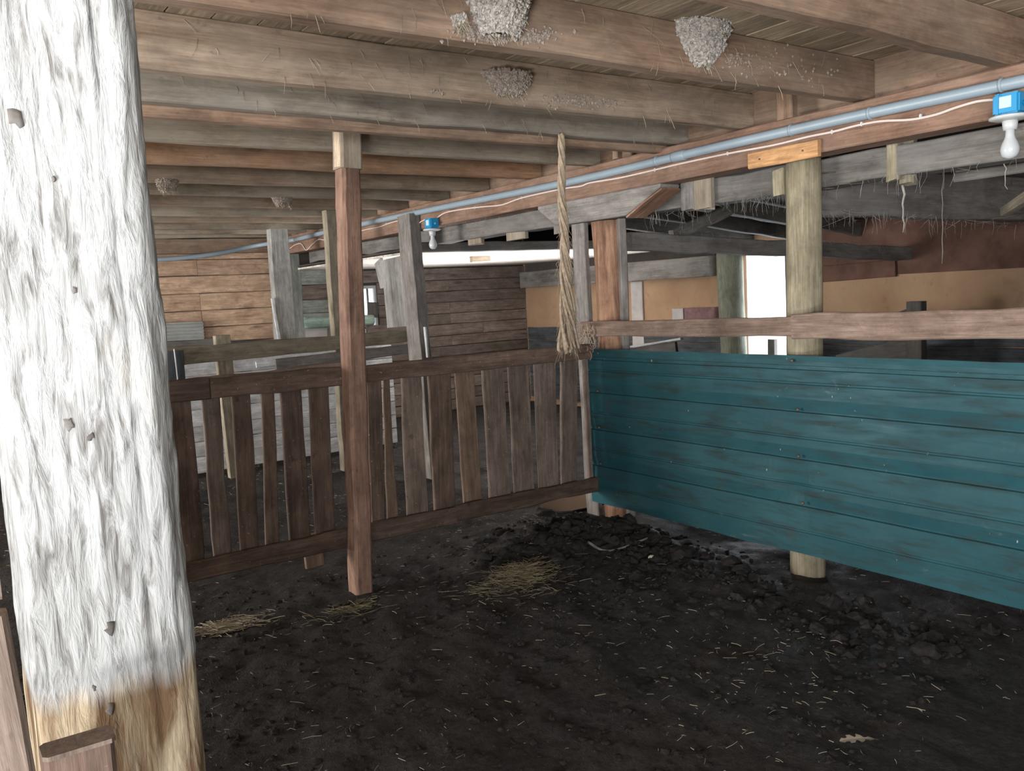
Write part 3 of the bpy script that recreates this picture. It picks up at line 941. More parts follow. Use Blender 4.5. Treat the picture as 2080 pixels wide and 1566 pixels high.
# ------------------------------------------------------------------ second fence, partition and clutter behind the gate
f2 = thing('rail_fence', (2.9, 7.4, 0), 'two rail fence of greyish boards behind the slatted gate', 'fence')
board('upper_rail', PY(335, 727, 7.4), PY(842, 681, 7.4), 0.155, 0.035, M_olive, f2, wane=0.006, w1=0.12)
board('lower_rail', PY(560, 741, 7.44), PY(848, 706, 7.44), 0.10, 0.03, M_grey, f2, wane=0.005)
board('fence_post', PY(450, 690, 7.45) + V(0.02, 0, -1.2), PY(450, 681, 7.45), 0.13, 0.07, M_olive, f2, up=(1, 0, 0))
board('grey_panel', PY(352, 745, 7.36) + V(0, 0, -0.25), PY(352, 745, 7.36) + V(0, 0, 0.13), 0.17, 0.02, M_bluewood, f2, up=(1, 0, 0))
board('white_edge', PY(361, 774, 7.34), PY(354, 709, 7.34), 0.008, 0.01, M_limeboard, f2, up=(1, 0, 0))
pt = thing('limewashed_partition', (2.6, 8.5, 0), 'low limewashed board partition seen through the gate slats', 'partition')
z = 0.03
while z < 1.0:
    h = random.uniform(0.13, 0.17)
    board('partition_board', (1.0, 8.5, z + h / 2), (4.35, 8.5, z + h / 2), h - 0.006, 0.03, M_limeboard, pt, seg=10)
    z += h
for xx in (1.2, 2.75, 4.3):
    board('partition_post', (xx, 8.56, 0), (xx, 8.56, 1.08), 0.1, 0.08, M_grey, pt, up=(1, 0, 0))
tag(board('low_board', PY(330, 698, 10.47), PY(452, 694, 10.47), 0.10, 0.03, M_dark), 'dark board leaning below the corrugated sheet at the left', 'board')
tag(board('low_board', PY(463, 697, 10.47), PY(535, 694, 10.47), 0.05, 0.03, M_bluewood), 'thin dark board right of the far fence post', 'board')
tag(board('low_board', PY(500, 697, 9.0), PY(560, 693, 9.0), 0.03, 0.03, M_limeboard), 'white strip of board beside the greyish slanted post', 'board')
tag(board('low_board', PY(520, 741, 8.475), PY(665, 724, 8.475), 0.06, 0.03, M_limeboard), 'white board showing between the two fence rails', 'board')
tag(board('low_board', PY(585, 676, 10.47), PY(690, 668, 10.47), 0.26, 0.03, M_palewall), 'pale grey board panel below the mint green pole', 'board')
tag(board('low_board', PY(655, 690, 10.47), PY(651, 668, 10.47), 0.05, 0.03, M_limeboard, up=(1, 0, 0)), 'small white upright batten below the mint green pole', 'batten')
tag(board('low_board', PY(670, 690, 10.47), PY(670, 667, 10.47), 0.09, 0.03, M_grey, up=(1, 0, 0)), 'small grey upright batten below the mint green pole', 'batten')
tag(board('low_board', PY(745, 672, 10.47), PY(840, 668, 10.47), 0.14, 0.04, M_greywall), 'brown board low behind the hanging grey boards', 'board')
tag(board('low_board', PY(742, 690, 10.47), PY(741, 668, 10.47), 0.03, 0.03, M_limeboard, up=(1, 0, 0)), 'thin white batten right of the red brown post', 'batten')
tag(log('mint_pole', PY(612, 657, 10.40), PY(757, 650, 10.40), 0.075, 0.07, M_mint, sides=16, rough=0.004), 'mint green painted pole lying level by the back wall', 'pole')
tag(board('window_board', PY(757, 645, 10.46), PY(757, 614, 10.46), 0.15, 0.03, M_dark, up=(1, 0, 0)), 'small dark board standing in front of the small window', 'board')

# corrugated sheet on the back wall
def corrugated():
    a, b = PY(308, 676, 10.42), PY(414, 671, 10.42)
    vs, fs = [], []
    nz, nx = 60, 6
    L, H = (b - a).length, 0.21
    for s in (0, 1):
        for i in range(nx + 1):
            for j in range(nz + 1):
                zz = -H / 2 + H * j / nz
                vs.append((L * i / nx, 0.016 * math.sin(j / nz * 5.5 * 2 * math.pi) + s * 0.0015, zz))
    m = nz + 1
    B = (nx + 1) * m
    for i in range(nx):
        for j in range(nz):
            q = i * m + j
            fs.append((q, q + m, q + m + 1, q + 1))
            fs.append((B + q, B + q + 1, B + q + m + 1, B + q + m))
    return link('corrugated_sheet', mesh('corrugated_sheet', vs, fs, True), Matrix.Translation(a) @ Matrix.Rotation(math.atan2(b.z - a.z, b.x - a.x) * -1, 4, 'Y'), M_zinc)


tag(corrugated(), 'small grey corrugated sheet on the orange plank wall', 'sheet')

# ------------------------------------------------------------------ side aisle behind the beam
aisle = tag(boxes('ceiling_aisle', [(3.9, -4.4, 2.66, 7.9, YB + 0.1, 2.74)], M_slab), 'dark roof void above the side aisle', 'ceiling', kind='structure')
x = 4.02
while x < 7.7:
    zt = 2.52 - 0.10 * (x - 4.0)
    board('roof_board', (x + 0.1, -1.0, zt), (x + 0.1, 7.0, zt), 0.205, 0.025, M_dark, aisle, up=(1, 0, -0.10), seg=6)
    x += 0.21
for i, y in enumerate((1.9, 3.5, 4.95, 5.6, 6.25)):
    tag(board('rafter', (4.02, y, 2.43), (7.68, y, 2.06), 0.13, 0.07, M_dark, wane=0.006),
        f'sooty rafter of the side aisle, {ORD[i]} from the camera', 'rafter', 'side aisle rafters')
tag(board('tie_beam', PY(1650, 388, 2.95), PY(2085, 405, 2.95) + V(0.9, 0, -0.01), 0.27, 0.10, M_darkb, wane=0.006, w1=0.30), 'broad dusty grey tie beam right of the round post', 'beam')
tag(board('tie_beam', PY(1275, 492, 4.45), PY(1845, 515, 4.45), 0.125, 0.09, M_darkb, wane=0.008), 'dusty tie beam from the composite post ending in mid air before the far wall', 'beam')
tag(board('brace', PY(1365, 480, 4.52), PY(1480, 426, 4.52), 0.09, 0.05, M_darkb), 'dusty slanting brace between tie beam and hanging blocks', 'brace')
tag(board('loose_pole', PX(2042, 430, 5.0), PX(2110, 385, 4.6), 0.05, 0.05, M_olive), 'loose grey pole end poking in at the right edge', 'pole')
tag(board('aisle_board', PX(1940, 362, 4.7), PX(2120, 335, 4.7), 0.05, 0.04, M_darkb), 'narrow dusty board under the roof at the right edge', 'board')
tag(board('aisle_block', PX(1957, 355, 4.72), PX(1957, 315, 4.72), 0.07, 0.05, M_darkb, up=(0, 1, 0)), 'small dusty upright under the roof below the near lamp', 'block')
tag(board('edge_beam', (3.9, 6.95, 2.075), (XW, 6.95, 2.075), 0.09, 0.09, M_darkb), 'thin beam at the front edge of the whitened low ceiling', 'beam')
low = tag(boxes('ceiling_low', [(3.98, 6.95, 2.07, XW, YB + 0.05, 2.09)], M_slab), 'low whitened board ceiling at the far end of the aisle', 'ceiling', kind='structure')
y = 7.0
while y < YB - 0.05:
    board('low_ceiling_board', (3.98, y + 0.1, 2.05), (XW, y + 0.1, 2.05), 0.195, 0.02, M_plasterceil, low, up=(0, 1, 0), seg=8)
    y += 0.2
for (px, py) in ((975, 532),):
    p = PZ(px, 520, 2.04)
    tag(board('ceiling_cleat', p + V(-0.12, 0, -0.03), p + V(0.12, 0, -0.03), 0.07, 0.05, M_joist), 'small cleat on the whitened low ceiling with straw hanging', 'cleat')
tag(log('log_post', PX(1490, 650, 7.42) + V(0, 0, -1.3), PX(1482, 515, 7.42) + V(0, 0, 0.05), 0.145, 0.135, M_greenlog, sides=20, rough=0.012), 'mossy green grey log post left of the bright doorway', 'post')
tag(boxes('wall_brick', [(XW - 0.10, 6.74, 1.18, XW, 7.19, 1.335)], M_purple), 'purplish brick ledge on the ochre wall left of the mossy post', 'brick')
tag(boxes('wall_stone', [(XW - 0.10, 7.21, 1.15, XW, 7.39, 1.33)], M_palewall), 'pale stone ledge beside the purplish brick', 'stone')
tag(board('doorway_stake', PX(1568, 735, XW + 0.05) + V(0, 0, -0.6), PX(1569, 689, XW + 0.05), 0.09, 0.06, M_dark, up=(0, 1, 0)), 'dark stake standing in the bright doorway', 'stake')
a, b = PX(1272, 706, 5.6), PX(1385, 688, 5.6)
sb = tag(board('slanted_panel', a + V(0, 0, -0.6), b + V(0, 0, -0.6), 1.16, 0.03, M_dark), 'dark panel with a pale slanting top edge behind the composite post', 'panel')
board('top_edge', a, b, 0.018, 0.04, M_limeboard, sb)
st = thing('stall_divider', (6.9, 3.9, 0), 'dark stall divider with sloping boards beyond the sheet at right', 'divider')
board('divider_post', PX(1862, 760, 6.9) + V(0, 0, -0.9), PX(1862, 612, 6.9), 0.13, 0.09, M_dark, st, up=(0, 1, 0))
a, b = PX(1705, 668, 6.95), PX(1850, 633, 6.95)
board('divider_board', a + V(0, 0, -0.05), b + V(0, 0, -0.05), 0.06, 0.03, M_dark, st, w1=0.16)
a, b = PX(1700, 728, 6.95), PX(1850, 712, 6.95)
board('divider_board', a, b, 0.06, 0.03, M_dark, st, w1=0.24)

# ------------------------------------------------------------------ pipe, cable, lamps
pipe = thing('drain_pipe', (XB - 0.04, 4, 2.36), 'long grey plastic pipe clipped along the main beam', 'pipe')
PP = [(2080, 164), (1720, 240), (1430, 305), (1150, 371), (900, 421), (690, 465), (600, 487)]
pts = [PX(a, b, XB - 0.035) for a, b in PP]
pts = [pts[0] + (pts[0] - pts[1]) * 2.2] + pts
wp = [V(3.60, YB - 0.16, pts[-1].z - 0.01), PY(430, 517, YB - 0.16), PY(300, 528, YB - 0.16), PY(300, 528, YB - 0.16) + V(-1.5, 0, 0)]
tube('pipe_run', smooth_path(pts, 4), 0.026, M_pipe, pipe, 14)
tube('pipe_run', smooth_path([pts[-1]] + wp, 5), 0.026, M_pipe, pipe, 14)
for (px, py) in ((1608, 264), (1768, 230), (985, 404), (1335, 327), (845, 432), (2035, 173)):
    q = PX(px, py, XB - 0.035)
    lathe('pipe_clip', [(0.0295, -0.006), (0.0305, 0), (0.0295, 0.006)], Matrix.Translation(q) @ Matrix.Rotation(math.pi / 2, 4, 'X'), M_pipe, pipe, 18)
q = PX(1380, 317, XB - 0.035)
lathe('pipe_socket', [(0.029, -0.05), (0.0305, -0.04), (0.0305, 0.04), (0.029, 0.05)], Matrix.Translation(q) @ Matrix.Rotation(math.pi / 2, 4, 'X'), M_pipe, pipe, 18)

cable = thing('power_cable', (XB - 0.01, 3, 2.3), 'pinkish white power cable clipped in waves below the pipe', 'cable')
CP = [(2024, 202), (1985, 206), (1940, 219), (1900, 233), (1850, 243), (1790, 246), (1740, 255), (1690, 268), (1640, 278), (1570, 295), (1478, 312), (1380, 333),
      (1330, 345), (1260, 361), (1200, 371), (1180, 378), (1140, 384), (1060, 402), (1020, 416), (980, 420), (940, 425), (905, 432), (886, 444)]
tube('cable_run', smooth_path([PX(a, b, XB - 0.010) for a, b in CP], 4), 0.0065, M_cable, cable, 8)
CP2 = [(864, 446), (852, 453), (846, 468), (846, 476)]
tube('cable_run', smooth_path([PX(a, b, XB - 0.010) for a, b in CP2], 4), 0.006, M_cable, cable, 6)
CP3 = [(815, 447), (795, 452), (770, 461), (745, 466), (715, 474), (690, 480), (660, 487), (648, 486), (634, 497), (622, 508), (612, 495), (598, 498), (588, 504), (572, 494)]
tube('cable_run', smooth_path([PX(a, b, XB - 0.010) for a, b in CP3], 4), 0.006, M_cable, cable, 6)
for (px, py) in ((1870, 236), (1690, 268), (1478, 312), (1330, 345), (1060, 402), (965, 422), (1750, 252), (785, 455)):
    q = PX(px, py, XB - 0.012)
    bevel_box('cable_clip', 0.012, 0.012, 0.020, 0.003, Matrix.Translation(q), M_white, cable)


def lamp(px, py, X, lab, s=1.0):
    c = PX(px, py, X - 0.055)
    t = thing('bare_bulb_lamp', (X - 0.055, c.y, c.z), lab, 'lamp', 'bare bulb lamps on the beam')
    R0 = Matrix.Translation(c)
    jb = bevel_box('junction_box', 0.085, 0.105, 0.085, 0.008, R0, M_blue, t)
    bevel_box('sticker', 0.002, 0.048, 0.046, 0.0008, R0 @ Matrix.Translation((-0.0435, 0.0, 0.006)), M_sticker, jb, 1)
    bevel_box('lid_rim', 0.090, 0.020, 0.088, 0.006, R0 @ Matrix.Translation((0, 0.030, 0)), M_blue, jb)
    lathe('cable_gland', [(0.011, 0), (0.011, 0.018), (0.008, 0.024)], R0 @ Matrix.Translation((0, -0.052, -0.004)) @ Matrix.Rotation(math.pi / 2, 4, 'X'), M_blue, jb, 12)
    lathe('base_plate', [(0.072, -0.046), (0.078, -0.049), (0.078, -0.056), (0.060, -0.062), (0.03, -0.066)], R0, M_white, t, 32)
    lathe('socket', [(0.030, -0.062), (0.028, -0.085), (0.025, -0.103)], R0, M_white, t, 24)
    lathe('bulb', [(0.0175, -0.103), (0.0175, -0.125), (0.021, -0.137), (0.029, -0.153), (0.0345, -0.170), (0.0355, -0.183), (0.033, -0.197), (0.026, -0.209), (0.014, -0.217), (0.003, -0.219)], R0, M_bulb, t, 28)
    return t


lamp(2052, 212, XB, 'blue box lamp with bare white bulb at the right end of the pipe')
lamp(877, 454, XB, 'blue box lamp with bare white bulb farther along the beam')

# ------------------------------------------------------------------ rope
rope = thing('hanging_rope', (2.93, 3.66, 1.25), 'frayed tan rope of twisted baler twine hanging from a joist', 'rope')
top, bot = PY(1140, 274, 3.66), PY(1160, 728, 3.66)
RC = [PY(a, b, 3.66) for a, b in ((1140, 272), (1141, 330), (1141, 400), (1146, 460), (1147, 520), (1151, 580), (1154, 640), (1155, 690), (1158, 722))]
RC = smooth_path(RC, 6)
rnd = random.Random(5)
nR = len(RC)
for s in range(13):
    ph = s * 2.4
    pts = []
    end = nR - rnd.randint(0, 5)
    for i in range(end):
        t = i / (nR - 1)
        core = 0.015 + 0.012 * t + 0.045 * max(0, t - 0.45)
        if t > 0.94: core *= 0.8
        tw = ph + 26 * t * (1 - 0.45 * t)
        rr = core * (0.35 + 0.65 * ((s * 7) % 13) / 12)
        pts.append(RC[i] + V(math.cos(tw) * rr * (1 + 0.5 * t), math.sin(tw) * rr * 0.8, 0.004 * math.sin(9 * t + s)))
    tube('twine_strand', pts, 0.0065 + 0.002 * rnd.random(), M_rope, rope, 6, 0.0085)
vs, fs = [], []
for s in range(260):
    i = int(rnd.triangular(8, nR - 1, nR - 8))
    t = i / (nR - 1)
    a = rnd.uniform(0, 6.28)
    rr = (0.02 + 0.035 * t) * rnd.uniform(0.6, 1.1)
    p = RC[i] + V(math.cos(a) * rr, math.sin(a) * rr, 0) - rope.matrix_basis.translation
    l = rnd.uniform(0.02, 0.10) * (0.5 + t)
    q = p + V(math.cos(a + rnd.uniform(-1, 1)) * l * 0.25, math.sin(a) * l * 0.2, -l * rnd.uniform(0.4, 1))
    tube_data([p, p.lerp(q, 0.5) + V(rnd.uniform(-1, 1), rnd.uniform(-1, 1), 0) * 0.008, q], 0.0012, 3, 0.0006, vs, fs)
tag(link('loose_fibres', mesh('loose_fibres', vs, fs), rope.matrix_basis.copy(), M_rope, rope), 'frayed loose fibres', kind='stuff')

# twine tangled round the rail end
tw = thing('tangled_twine', PX(1190, 700, 3.78), 'tangled pale twine tied around the end of the rail', 'twine')
for s in range(16):
    p = PX(rnd.uniform(1176, 1206), rnd.uniform(655, 695), 3.765)
    pts = [p]
    for k in range(7):
        p = p + V(rnd.uniform(-0.012, 0.006), rnd.uniform(-0.03, 0.03), rnd.uniform(-0.045, 0.012))
        pts.append(p)
    tube('twine_loop', smooth_path(pts, 4), 0.003, M_rope, tw, 5)

# ------------------------------------------------------------------ nests
def nest(px, py_top, py_bot, half_px, y, lab, mat, taper=0.35, depth=0.10, seed=1, cup=True):
    a = PY(px, py_top, y)
    b = PY(px, py_bot, y)
    R = (PY(px + half_px, py_top, y) - PY(px - half_px, py_top, y)).length / 2
    H = a.z - b.z
    root = thing('swallow_nest', b, lab, 'nest', 'mud nests on the joists')
    nt_, nh = 44, 34
    vs, fs = [], []
    for j in range(nh + 1):
        t = j / nh
        prof = taper + (1 - taper) * math.sin(t * math.pi / 2) ** 0.8
        for i in range(nt_ + 1):
            th = math.pi * i / nt_
            w = 0.11 * fr((math.cos(th) * 3 + seed, math.sin(th) * 3, t * 4), 1.5, 4) + 0.05 * ns(math.cos(th) * R, math.sin(th) * R, t * H + seed, 130)
            r = R * prof * (1 + w)
            dd = depth * prof * (1 + w)
            zr = H * (t - (0.10 * math.sin(th) if t > 0.95 and cup else 0)) + 0.01 * ns(th * 4, t * 9, seed, 1.3)
            vs.append((math.cos(th) * r, -math.sin(th) * dd - 0.001, zr))
    if cup:
        for (sc, dz) in ((0.86, 0.0), (0.7, -0.25), (0.25, -0.4)):
            for i in range(nt_ + 1):
                th = math.pi * i / nt_
                vs.append((math.cos(th) * R * sc, -math.sin(th) * depth * sc - 0.001, H * (1 + dz - 0.1 * math.sin(th))))
    m = nt_ + 1
    rows = nh + (3 if cup else 0)
    for j in range(rows):
        for i in range(nt_):
            q = j * m + i
            fs.append((q, q + m, q + m + 1, q + 1))
    link('mud_cup', mesh('mud_cup', vs, fs, True), Matrix.Translation(b), mat, root)
    r = random.Random(seed)
    vs, fs = [], []
    for _ in range(int(520 * R / 0.1)):
        t = r.random()
        th = r.uniform(0.0, math.pi)
        prof = taper + (1 - taper) * math.sin(t * math.pi / 2) ** 0.8
        wv = 0.11 * fr((math.cos(th) * 3 + seed, math.sin(th) * 3, t * 4), 1.5, 4)
        p = V(math.cos(th) * R * prof * (1 + wv), -math.sin(th) * depth * prof * (1 + wv) - 0.002, H * t * 0.97 - 0.012 * r.random() * (1 - t))
        sz = r.uniform(0.003, 0.008)
        b_ = len(vs)
        for d in ((1, 0, 0), (-1, 0, 0), (0, 0, 1), (0, 0, -1), (0, -1, 0), (0, 1, 0)):
            vs.append(p + V(*d) * sz * r.uniform(0.5, 1.5))
        for q in ((0, 2, 4), (2, 1, 4), (1, 3, 4), (3, 0, 4), (2, 0, 5), (1, 2, 5), (3, 1, 5), (0, 3, 5)):
            fs.append(tuple(b_ + i for i in q))
    tag(link('mud_crust', mesh('mud_crust', vs, fs), Matrix.Translation(b), mat, root), kind='stuff')
    vs, fs = [], []
    for s in range(70):
        t = r.random() ** 1.6
        th = r.uniform(0.1, 3.04)
        prof = taper + (1 - taper) * t
        p = V(math.cos(th) * R * prof * 1.04, -math.sin(th) * depth * prof * 1.04 - 0.002, H * t)
        l = r.uniform(0.02, 0.06)
        q = p + V(r.uniform(-0.5, 0.5) * l, r.uniform(-0.6, 0.05) * l, -l * r.uniform(0.3, 1))
        tube_data([p, q], 0.0011, 3, 0.0007, vs, fs)
    tag(link('straw_wisps', mesh('straw_wisps', vs, fs), Matrix.Translation(b), M_straw, root), kind='stuff')
    return root


nest(1010, -40, 76, 60, 2.46, 'largest pale mud nest, cut by the top edge of the picture', M_nest, 0.5, 0.12, 3, False)
nest(1422, 46, 134, 48, 2.46, 'pale grey cup shaped mud nest tucked under the ceiling boards', M_nest, 0.22, 0.10, 7)
nest(1029, 150, 193, 45, 3.19, 'smaller dark grey mud nest on the joist with grey lower edge', M_mudlump, 0.4, 0.09, 12)
nest(340, 365, 388, 22, 5.84, 'small dark mud lump high at the left by the limewashed post', M_mudlump, 0.6, 0.05, 15, False)
nest(574, 402, 417, 20, 6.46, 'dark mud lump far back on a joist left of the red brown post', M_mudlump, 0.6, 0.05, 18, False)
nest(929, 36, 52, 11, 2.46, 'single small mud ball left of the largest nest', M_nest, 0.7, 0.04, 21, False)


def pellets(name, y, spots, lab, seed):
    r = random.Random(seed)
    o0 = PY(*spots[0][:2], y)
    vs, fs = [], []
    for (px, py, sx, sy, n) in spots:
        for k in range(n):
            p = PY(r.gauss(px, sx), r.gauss(py, sy), y - 0.002) - o0
            s = r.uniform(0.003, 0.010)
            b = len(vs)
            for d in ((1, 0, 0), (-1, 0, 0), (0, 0, 1), (0, 0, -1), (0, -1, 0), (0, 0.2, 0)):
                vs.append(p + V(*d) * s * r.uniform(0.6, 1.3))
            for q in ((0, 2, 4), (2, 1, 4), (1, 3, 4), (3, 0, 4), (2, 0, 5), (1, 2, 5), (3, 1, 5), (0, 3, 5)):
                fs.append(tuple(b + i for i in q))
    return tag(link(name, mesh(name, vs, fs), Matrix.Translation(o0), M_mudlump), lab, 'mud', kind='stuff')


pellets('mud_pellets', 2.46, [(1085, 74, 26, 7, 160), (1010, 76, 34, 6, 160), (960, 62, 12, 10, 50), (1500, 122, 30, 8, 50), (1560, 120, 40, 20, 30), (1640, 150, 60, 14, 25), (940, 62, 14, 5, 20)], 'bird mud pellets stuck along the brown joist below the nests', 3)
pellets('mud_pellets', 3.19, [(1150, 205, 34, 6, 130), (1215, 212, 24, 5, 50), (890, 185, 8, 3, 12)], 'mud pellets along the dusty joist right of the smaller nest', 4)

# ------------------------------------------------------------------ fence and stakes at the left, by the limewashed post
lf = thing('low_fence', (-1.2, 1.62, 0), 'low board fence running left from behind the limewashed post', 'fence')
for (z, h, m) in ((0.14, 0.2, M_gate), (0.36, 0.2, M_gate_g), (0.58, 0.2, M_gate), (0.80, 0.2, M_gate_l), (1.02, 0.2, M_gate), (1.25, 0.2, M_gate_g)):
    board('fence_board', (-5.0, 1.64, z), (0.085, 1.62, z), h, 0.03, m, lf, wane=0.005)
b0, t0 = PY(166, 1700, 1.22) + V(0, 0, -0.5), PY(158, 1514, 1.22)
sk = tag(board('short_stake', b0, t0, 0.085, 0.045, M_gate, up=(1, 0, 0.05), wane=0.004, ch=0.006), 'short brown stake with a pale sawn top at the lower left', 'stake')
board('sawn_top', t0, t0 + (t0 - b0).normalized() * 0.006, 0.086, 0.046, M_gate_g, sk, up=(1, 0, 0.05), wane=0.001)
tag(board('leaning_board', PY(0, 1700, 1.0), PY(-95, 1270, 1.0), 0.085, 0.03, M_gate_g, up=(1, 0, 0)), 'grey board leaning in at the lower left corner', 'board')

# ------------------------------------------------------------------ floor details
rnd = random.Random(21)


def strands(name, n, gen, r0, mat, lab, cat, parent=None):
    vs, fs = [], []
    for _ in range(n):
        p, d, l, lift = gen()
        q = p + d * l
        m = p.lerp(q, 0.5) + V(rnd.uniform(-1, 1), rnd.uniform(-1, 1), 0.3) * l * 0.08
        tube_data([p, m, q], r0 * rnd.uniform(0.6, 1.3), 3, None, vs, fs)
    o = link(name, mesh(name, vs, fs), Matrix.Identity(4), mat, parent)
    return tag(o, lab, cat, kind='stuff')


def g_floor():
    while True:
        x, y = rnd.uniform(-0.2, 4.6), rnd.uniform(1.5, 8.6)
        if rnd.random() < 0.25 + 0.75 * max(0, noise.noise(Vector((x * 0.9, y * 0.9, 5))) + 0.3): break
    a = rnd.uniform(0, 6.28)
    return V(x, y, floor_h(x, y) + rnd.uniform(0.002, 0.014)), V(math.cos(a), math.sin(a), rnd.uniform(-0.05, 0.12)), 0.006 + min(0.07, rnd.expovariate(1 / 0.016)), 0


strands('scattered_straw', 3800, g_floor, 0.0008, M_straw, 'short pale straw bits scattered over the muddy floor', 'straw')


def heap(cx, cy, rx, ry, h):
    def g():
        a, q = rnd.uniform(0, 6.28), min(1.6, abs(rnd.gauss(0, 0.62)))
        x, y = cx + rx * q * math.cos(a), cy + ry * q * math.sin(a)
        b = rnd.uniform(0, 6.28)
        return V(x, y, floor_h(x, y) + h * max(0, 1 - q * q) * rnd.random() + 0.004), V(math.cos(b), math.sin(b) * 0.6, rnd.uniform(-0.1, 0.2)), rnd.uniform(0.04, 0.14), 0
    return g


hp = PZ(1060, 1172, 0.03)
strands('hay_heap', 800, heap(hp.x, hp.y, 0.26, 0.15, 0.06), 0.0012, M_hay, 'flat tuft of greenish yellow hay in the middle of the floor', 'hay')
hp = PZ(460, 1262, 0.02)
strands('hay_heap', 300, heap(hp.x, hp.y, 0.22, 0.10, 0.03), 0.0013, M_straw, 'thin pale straw tuft beside the limewashed post foot', 'hay')
hp = PZ(715, 1225, 0.02)
strands('hay_heap', 120, heap(hp.x, hp.y, 0.22, 0.10, 0.03), 0.0014, M_hay, 'loose hay stalks around the foot of the red brown post', 'hay')


def clods(name, n, gen, lab):
    vs, fs = [], []
    ico = bmesh.new()
    bmesh.ops.create_icosphere(ico, subdivisions=2, radius=1)
    iv = [v.co.copy() for v in ico.verts]
    ifs = [tuple(v.index for v in f.verts) for f in ico.faces]
    ico.free()
    for _ in range(n):
        x, y, s = gen()
        b = len(vs)
        c = V(x, y, floor_h(x, y) + s * 0.05)
        sx, sy, sz = s * rnd.uniform(0.7, 1.4), s * rnd.uniform(0.7, 1.4), s * rnd.uniform(0.5, 0.9)
        for v in iv:
            k = 1 + 0.5 * noise.noise(v * 1.6 + V(x * 9, y * 9, 0)) + 0.3 * noise.noise(v * 4 + V(x * 9, y * 9, 3))
            vs.append(c + V(v.x * sx, v.y * sy, v.z * sz) * k)
        for f in ifs: fs.append(tuple(b + i for i in f))
    return tag(link(name, mesh(name, vs, fs), Matrix.Identity(4), M_clod), lab, 'mud', kind='stuff')


def g_clod():
    if rnd.random() < 0.55:
        x, y = rnd.gauss(3.30, 0.28), rnd.gauss(4.0, 0.3)
    else:
        t = rnd.random()
        x, y = 3.5 + rnd.gauss(0, 0.18), 1.8 + 2.4 * t
    x = min(x, 3.95)
    return x, y, 0.008 + min(0.045, rnd.expovariate(1 / 0.011))


clods('mud_clods', 700, g_clod, 'heaped dark mud clods along the foot of the teal sheet')


def g_small():
    return rnd.uniform(0.2, 3.7), rnd.uniform(1.6, 4.9), rnd.uniform(0.004, 0.016)


clods('mud_crumbs', 1500, g_small, 'small dark mud crumbs spread over the floor')

# puddle beyond the gate
pc = PZ(1185, 1022, 0.02)
vs = [(0.30 * math.cos(a) * (1 + 0.3 * noise.noise(V(math.cos(a) * 2, math.sin(a) * 2, 1))), 0.20 * math.sin(a) * (1 + 0.3 * noise.noise(V(math.cos(a) * 2, math.sin(a) * 2, 4))), z)
      for z in (0.0, 0.012) for a in [2 * math.pi * k / 32 for k in range(32)]]
fs = [tuple(range(31, -1, -1)), tuple(range(32, 64))] + [(k, (k + 1) % 32, (k + 1) % 32 + 32, k + 32) for k in range(32)]
tag(link('puddle', mesh('puddle', vs, fs), Matrix.Translation((pc.x, pc.y + 0.1, floor_h(pc.x, pc.y) + 0.004)), M_water), 'small reflecting puddle at the hinge end of the gate', 'puddle')

# stick, stone, oak leaf
a, b, c = PZ(1195, 1098, 0.10), PZ(1238, 1112, 0.08), PZ(1318, 1088, 0.09)
sk = tube('fallen_stick', smooth_path([V(q.x, q.y, floor_h(q.x, q.y) + 0.02) for q in (a, b, c)], 6), 0.010, M_grey, None, 7, 0.006)
tag(sk, 'crooked grey stick lying on the mud by the composite post', 'stick')
s = PZ(1324, 1138, 0.02)
bm = bmesh.new()
bmesh.ops.create_icosphere(bm, subdivisions=3, radius=0.02)
for v in bm.verts:
    v.co = Vector((v.co.x * 1.1, v.co.y * 0.9, v.co.z * 0.8)) * (1 + 0.15 * noise.noise(v.co * 60))
me = bpy.data.meshes.new('pebble')
bm.to_mesh(me)
bm.free()
for p in me.polygons: p.use_smooth = True
tag(link('pebble', me, Matrix.Translation((s.x, s.y, floor_h(s.x, s.y) + 0.012)), M_stone), 'small pale stone on the dark mud near the sheet', 'stone')


def oak_leaf():
    half = [(0.0, 0.004), (0.10, 0.005), (0.16, 0.05), (0.24, 0.10), (0.30, 0.06), (0.36, 0.05), (0.42, 0.16), (0.52, 0.22), (0.55, 0.10), (0.60, 0.07),
            (0.68, 0.20), (0.78, 0.21), (0.78, 0.10), (0.84, 0.08), (0.92, 0.12), (1.0, 0.03)]
    vs, fs = [], []
    k = 0.135
    for z in (0, -0.0006):
        for (x, y) in half:
            for s in (-1, 0, 1):
                yy = s * y * (1 + (0.15 if s > 0 else 0)) * 0.9
                vs.append(((x - 0.5) * k, yy * k, z + 0.012 * math.sin(x * 3) * 0.6 + abs(yy) * k * 0.12))
    n = len(half)
    B = n * 3
    for i in range(n - 1):
        for c_ in (0, 1):
            q = i * 3 + c_
            fs.append((q, q + 3, q + 4, q + 1))
            fs.append((B + q, B + q + 1, B + q + 4, B + q + 3))
    p = PZ(1745, 1494, 0.01)
    ang = math.radians(145)
    o = link('oak_leaf', mesh('oak_leaf', vs, fs), Matrix.Translation((p.x, p.y, floor_h(p.x, p.y) + 0.012)) @ Matrix.Rotation(ang, 4, 'Z'), M_leaf)
    return o


tag(oak_leaf(), 'dry pale oak leaf lying alone on the mud at lower right', 'leaf')

# ------------------------------------------------------------------ cobwebs and hanging wisps
rw = random.Random(77)


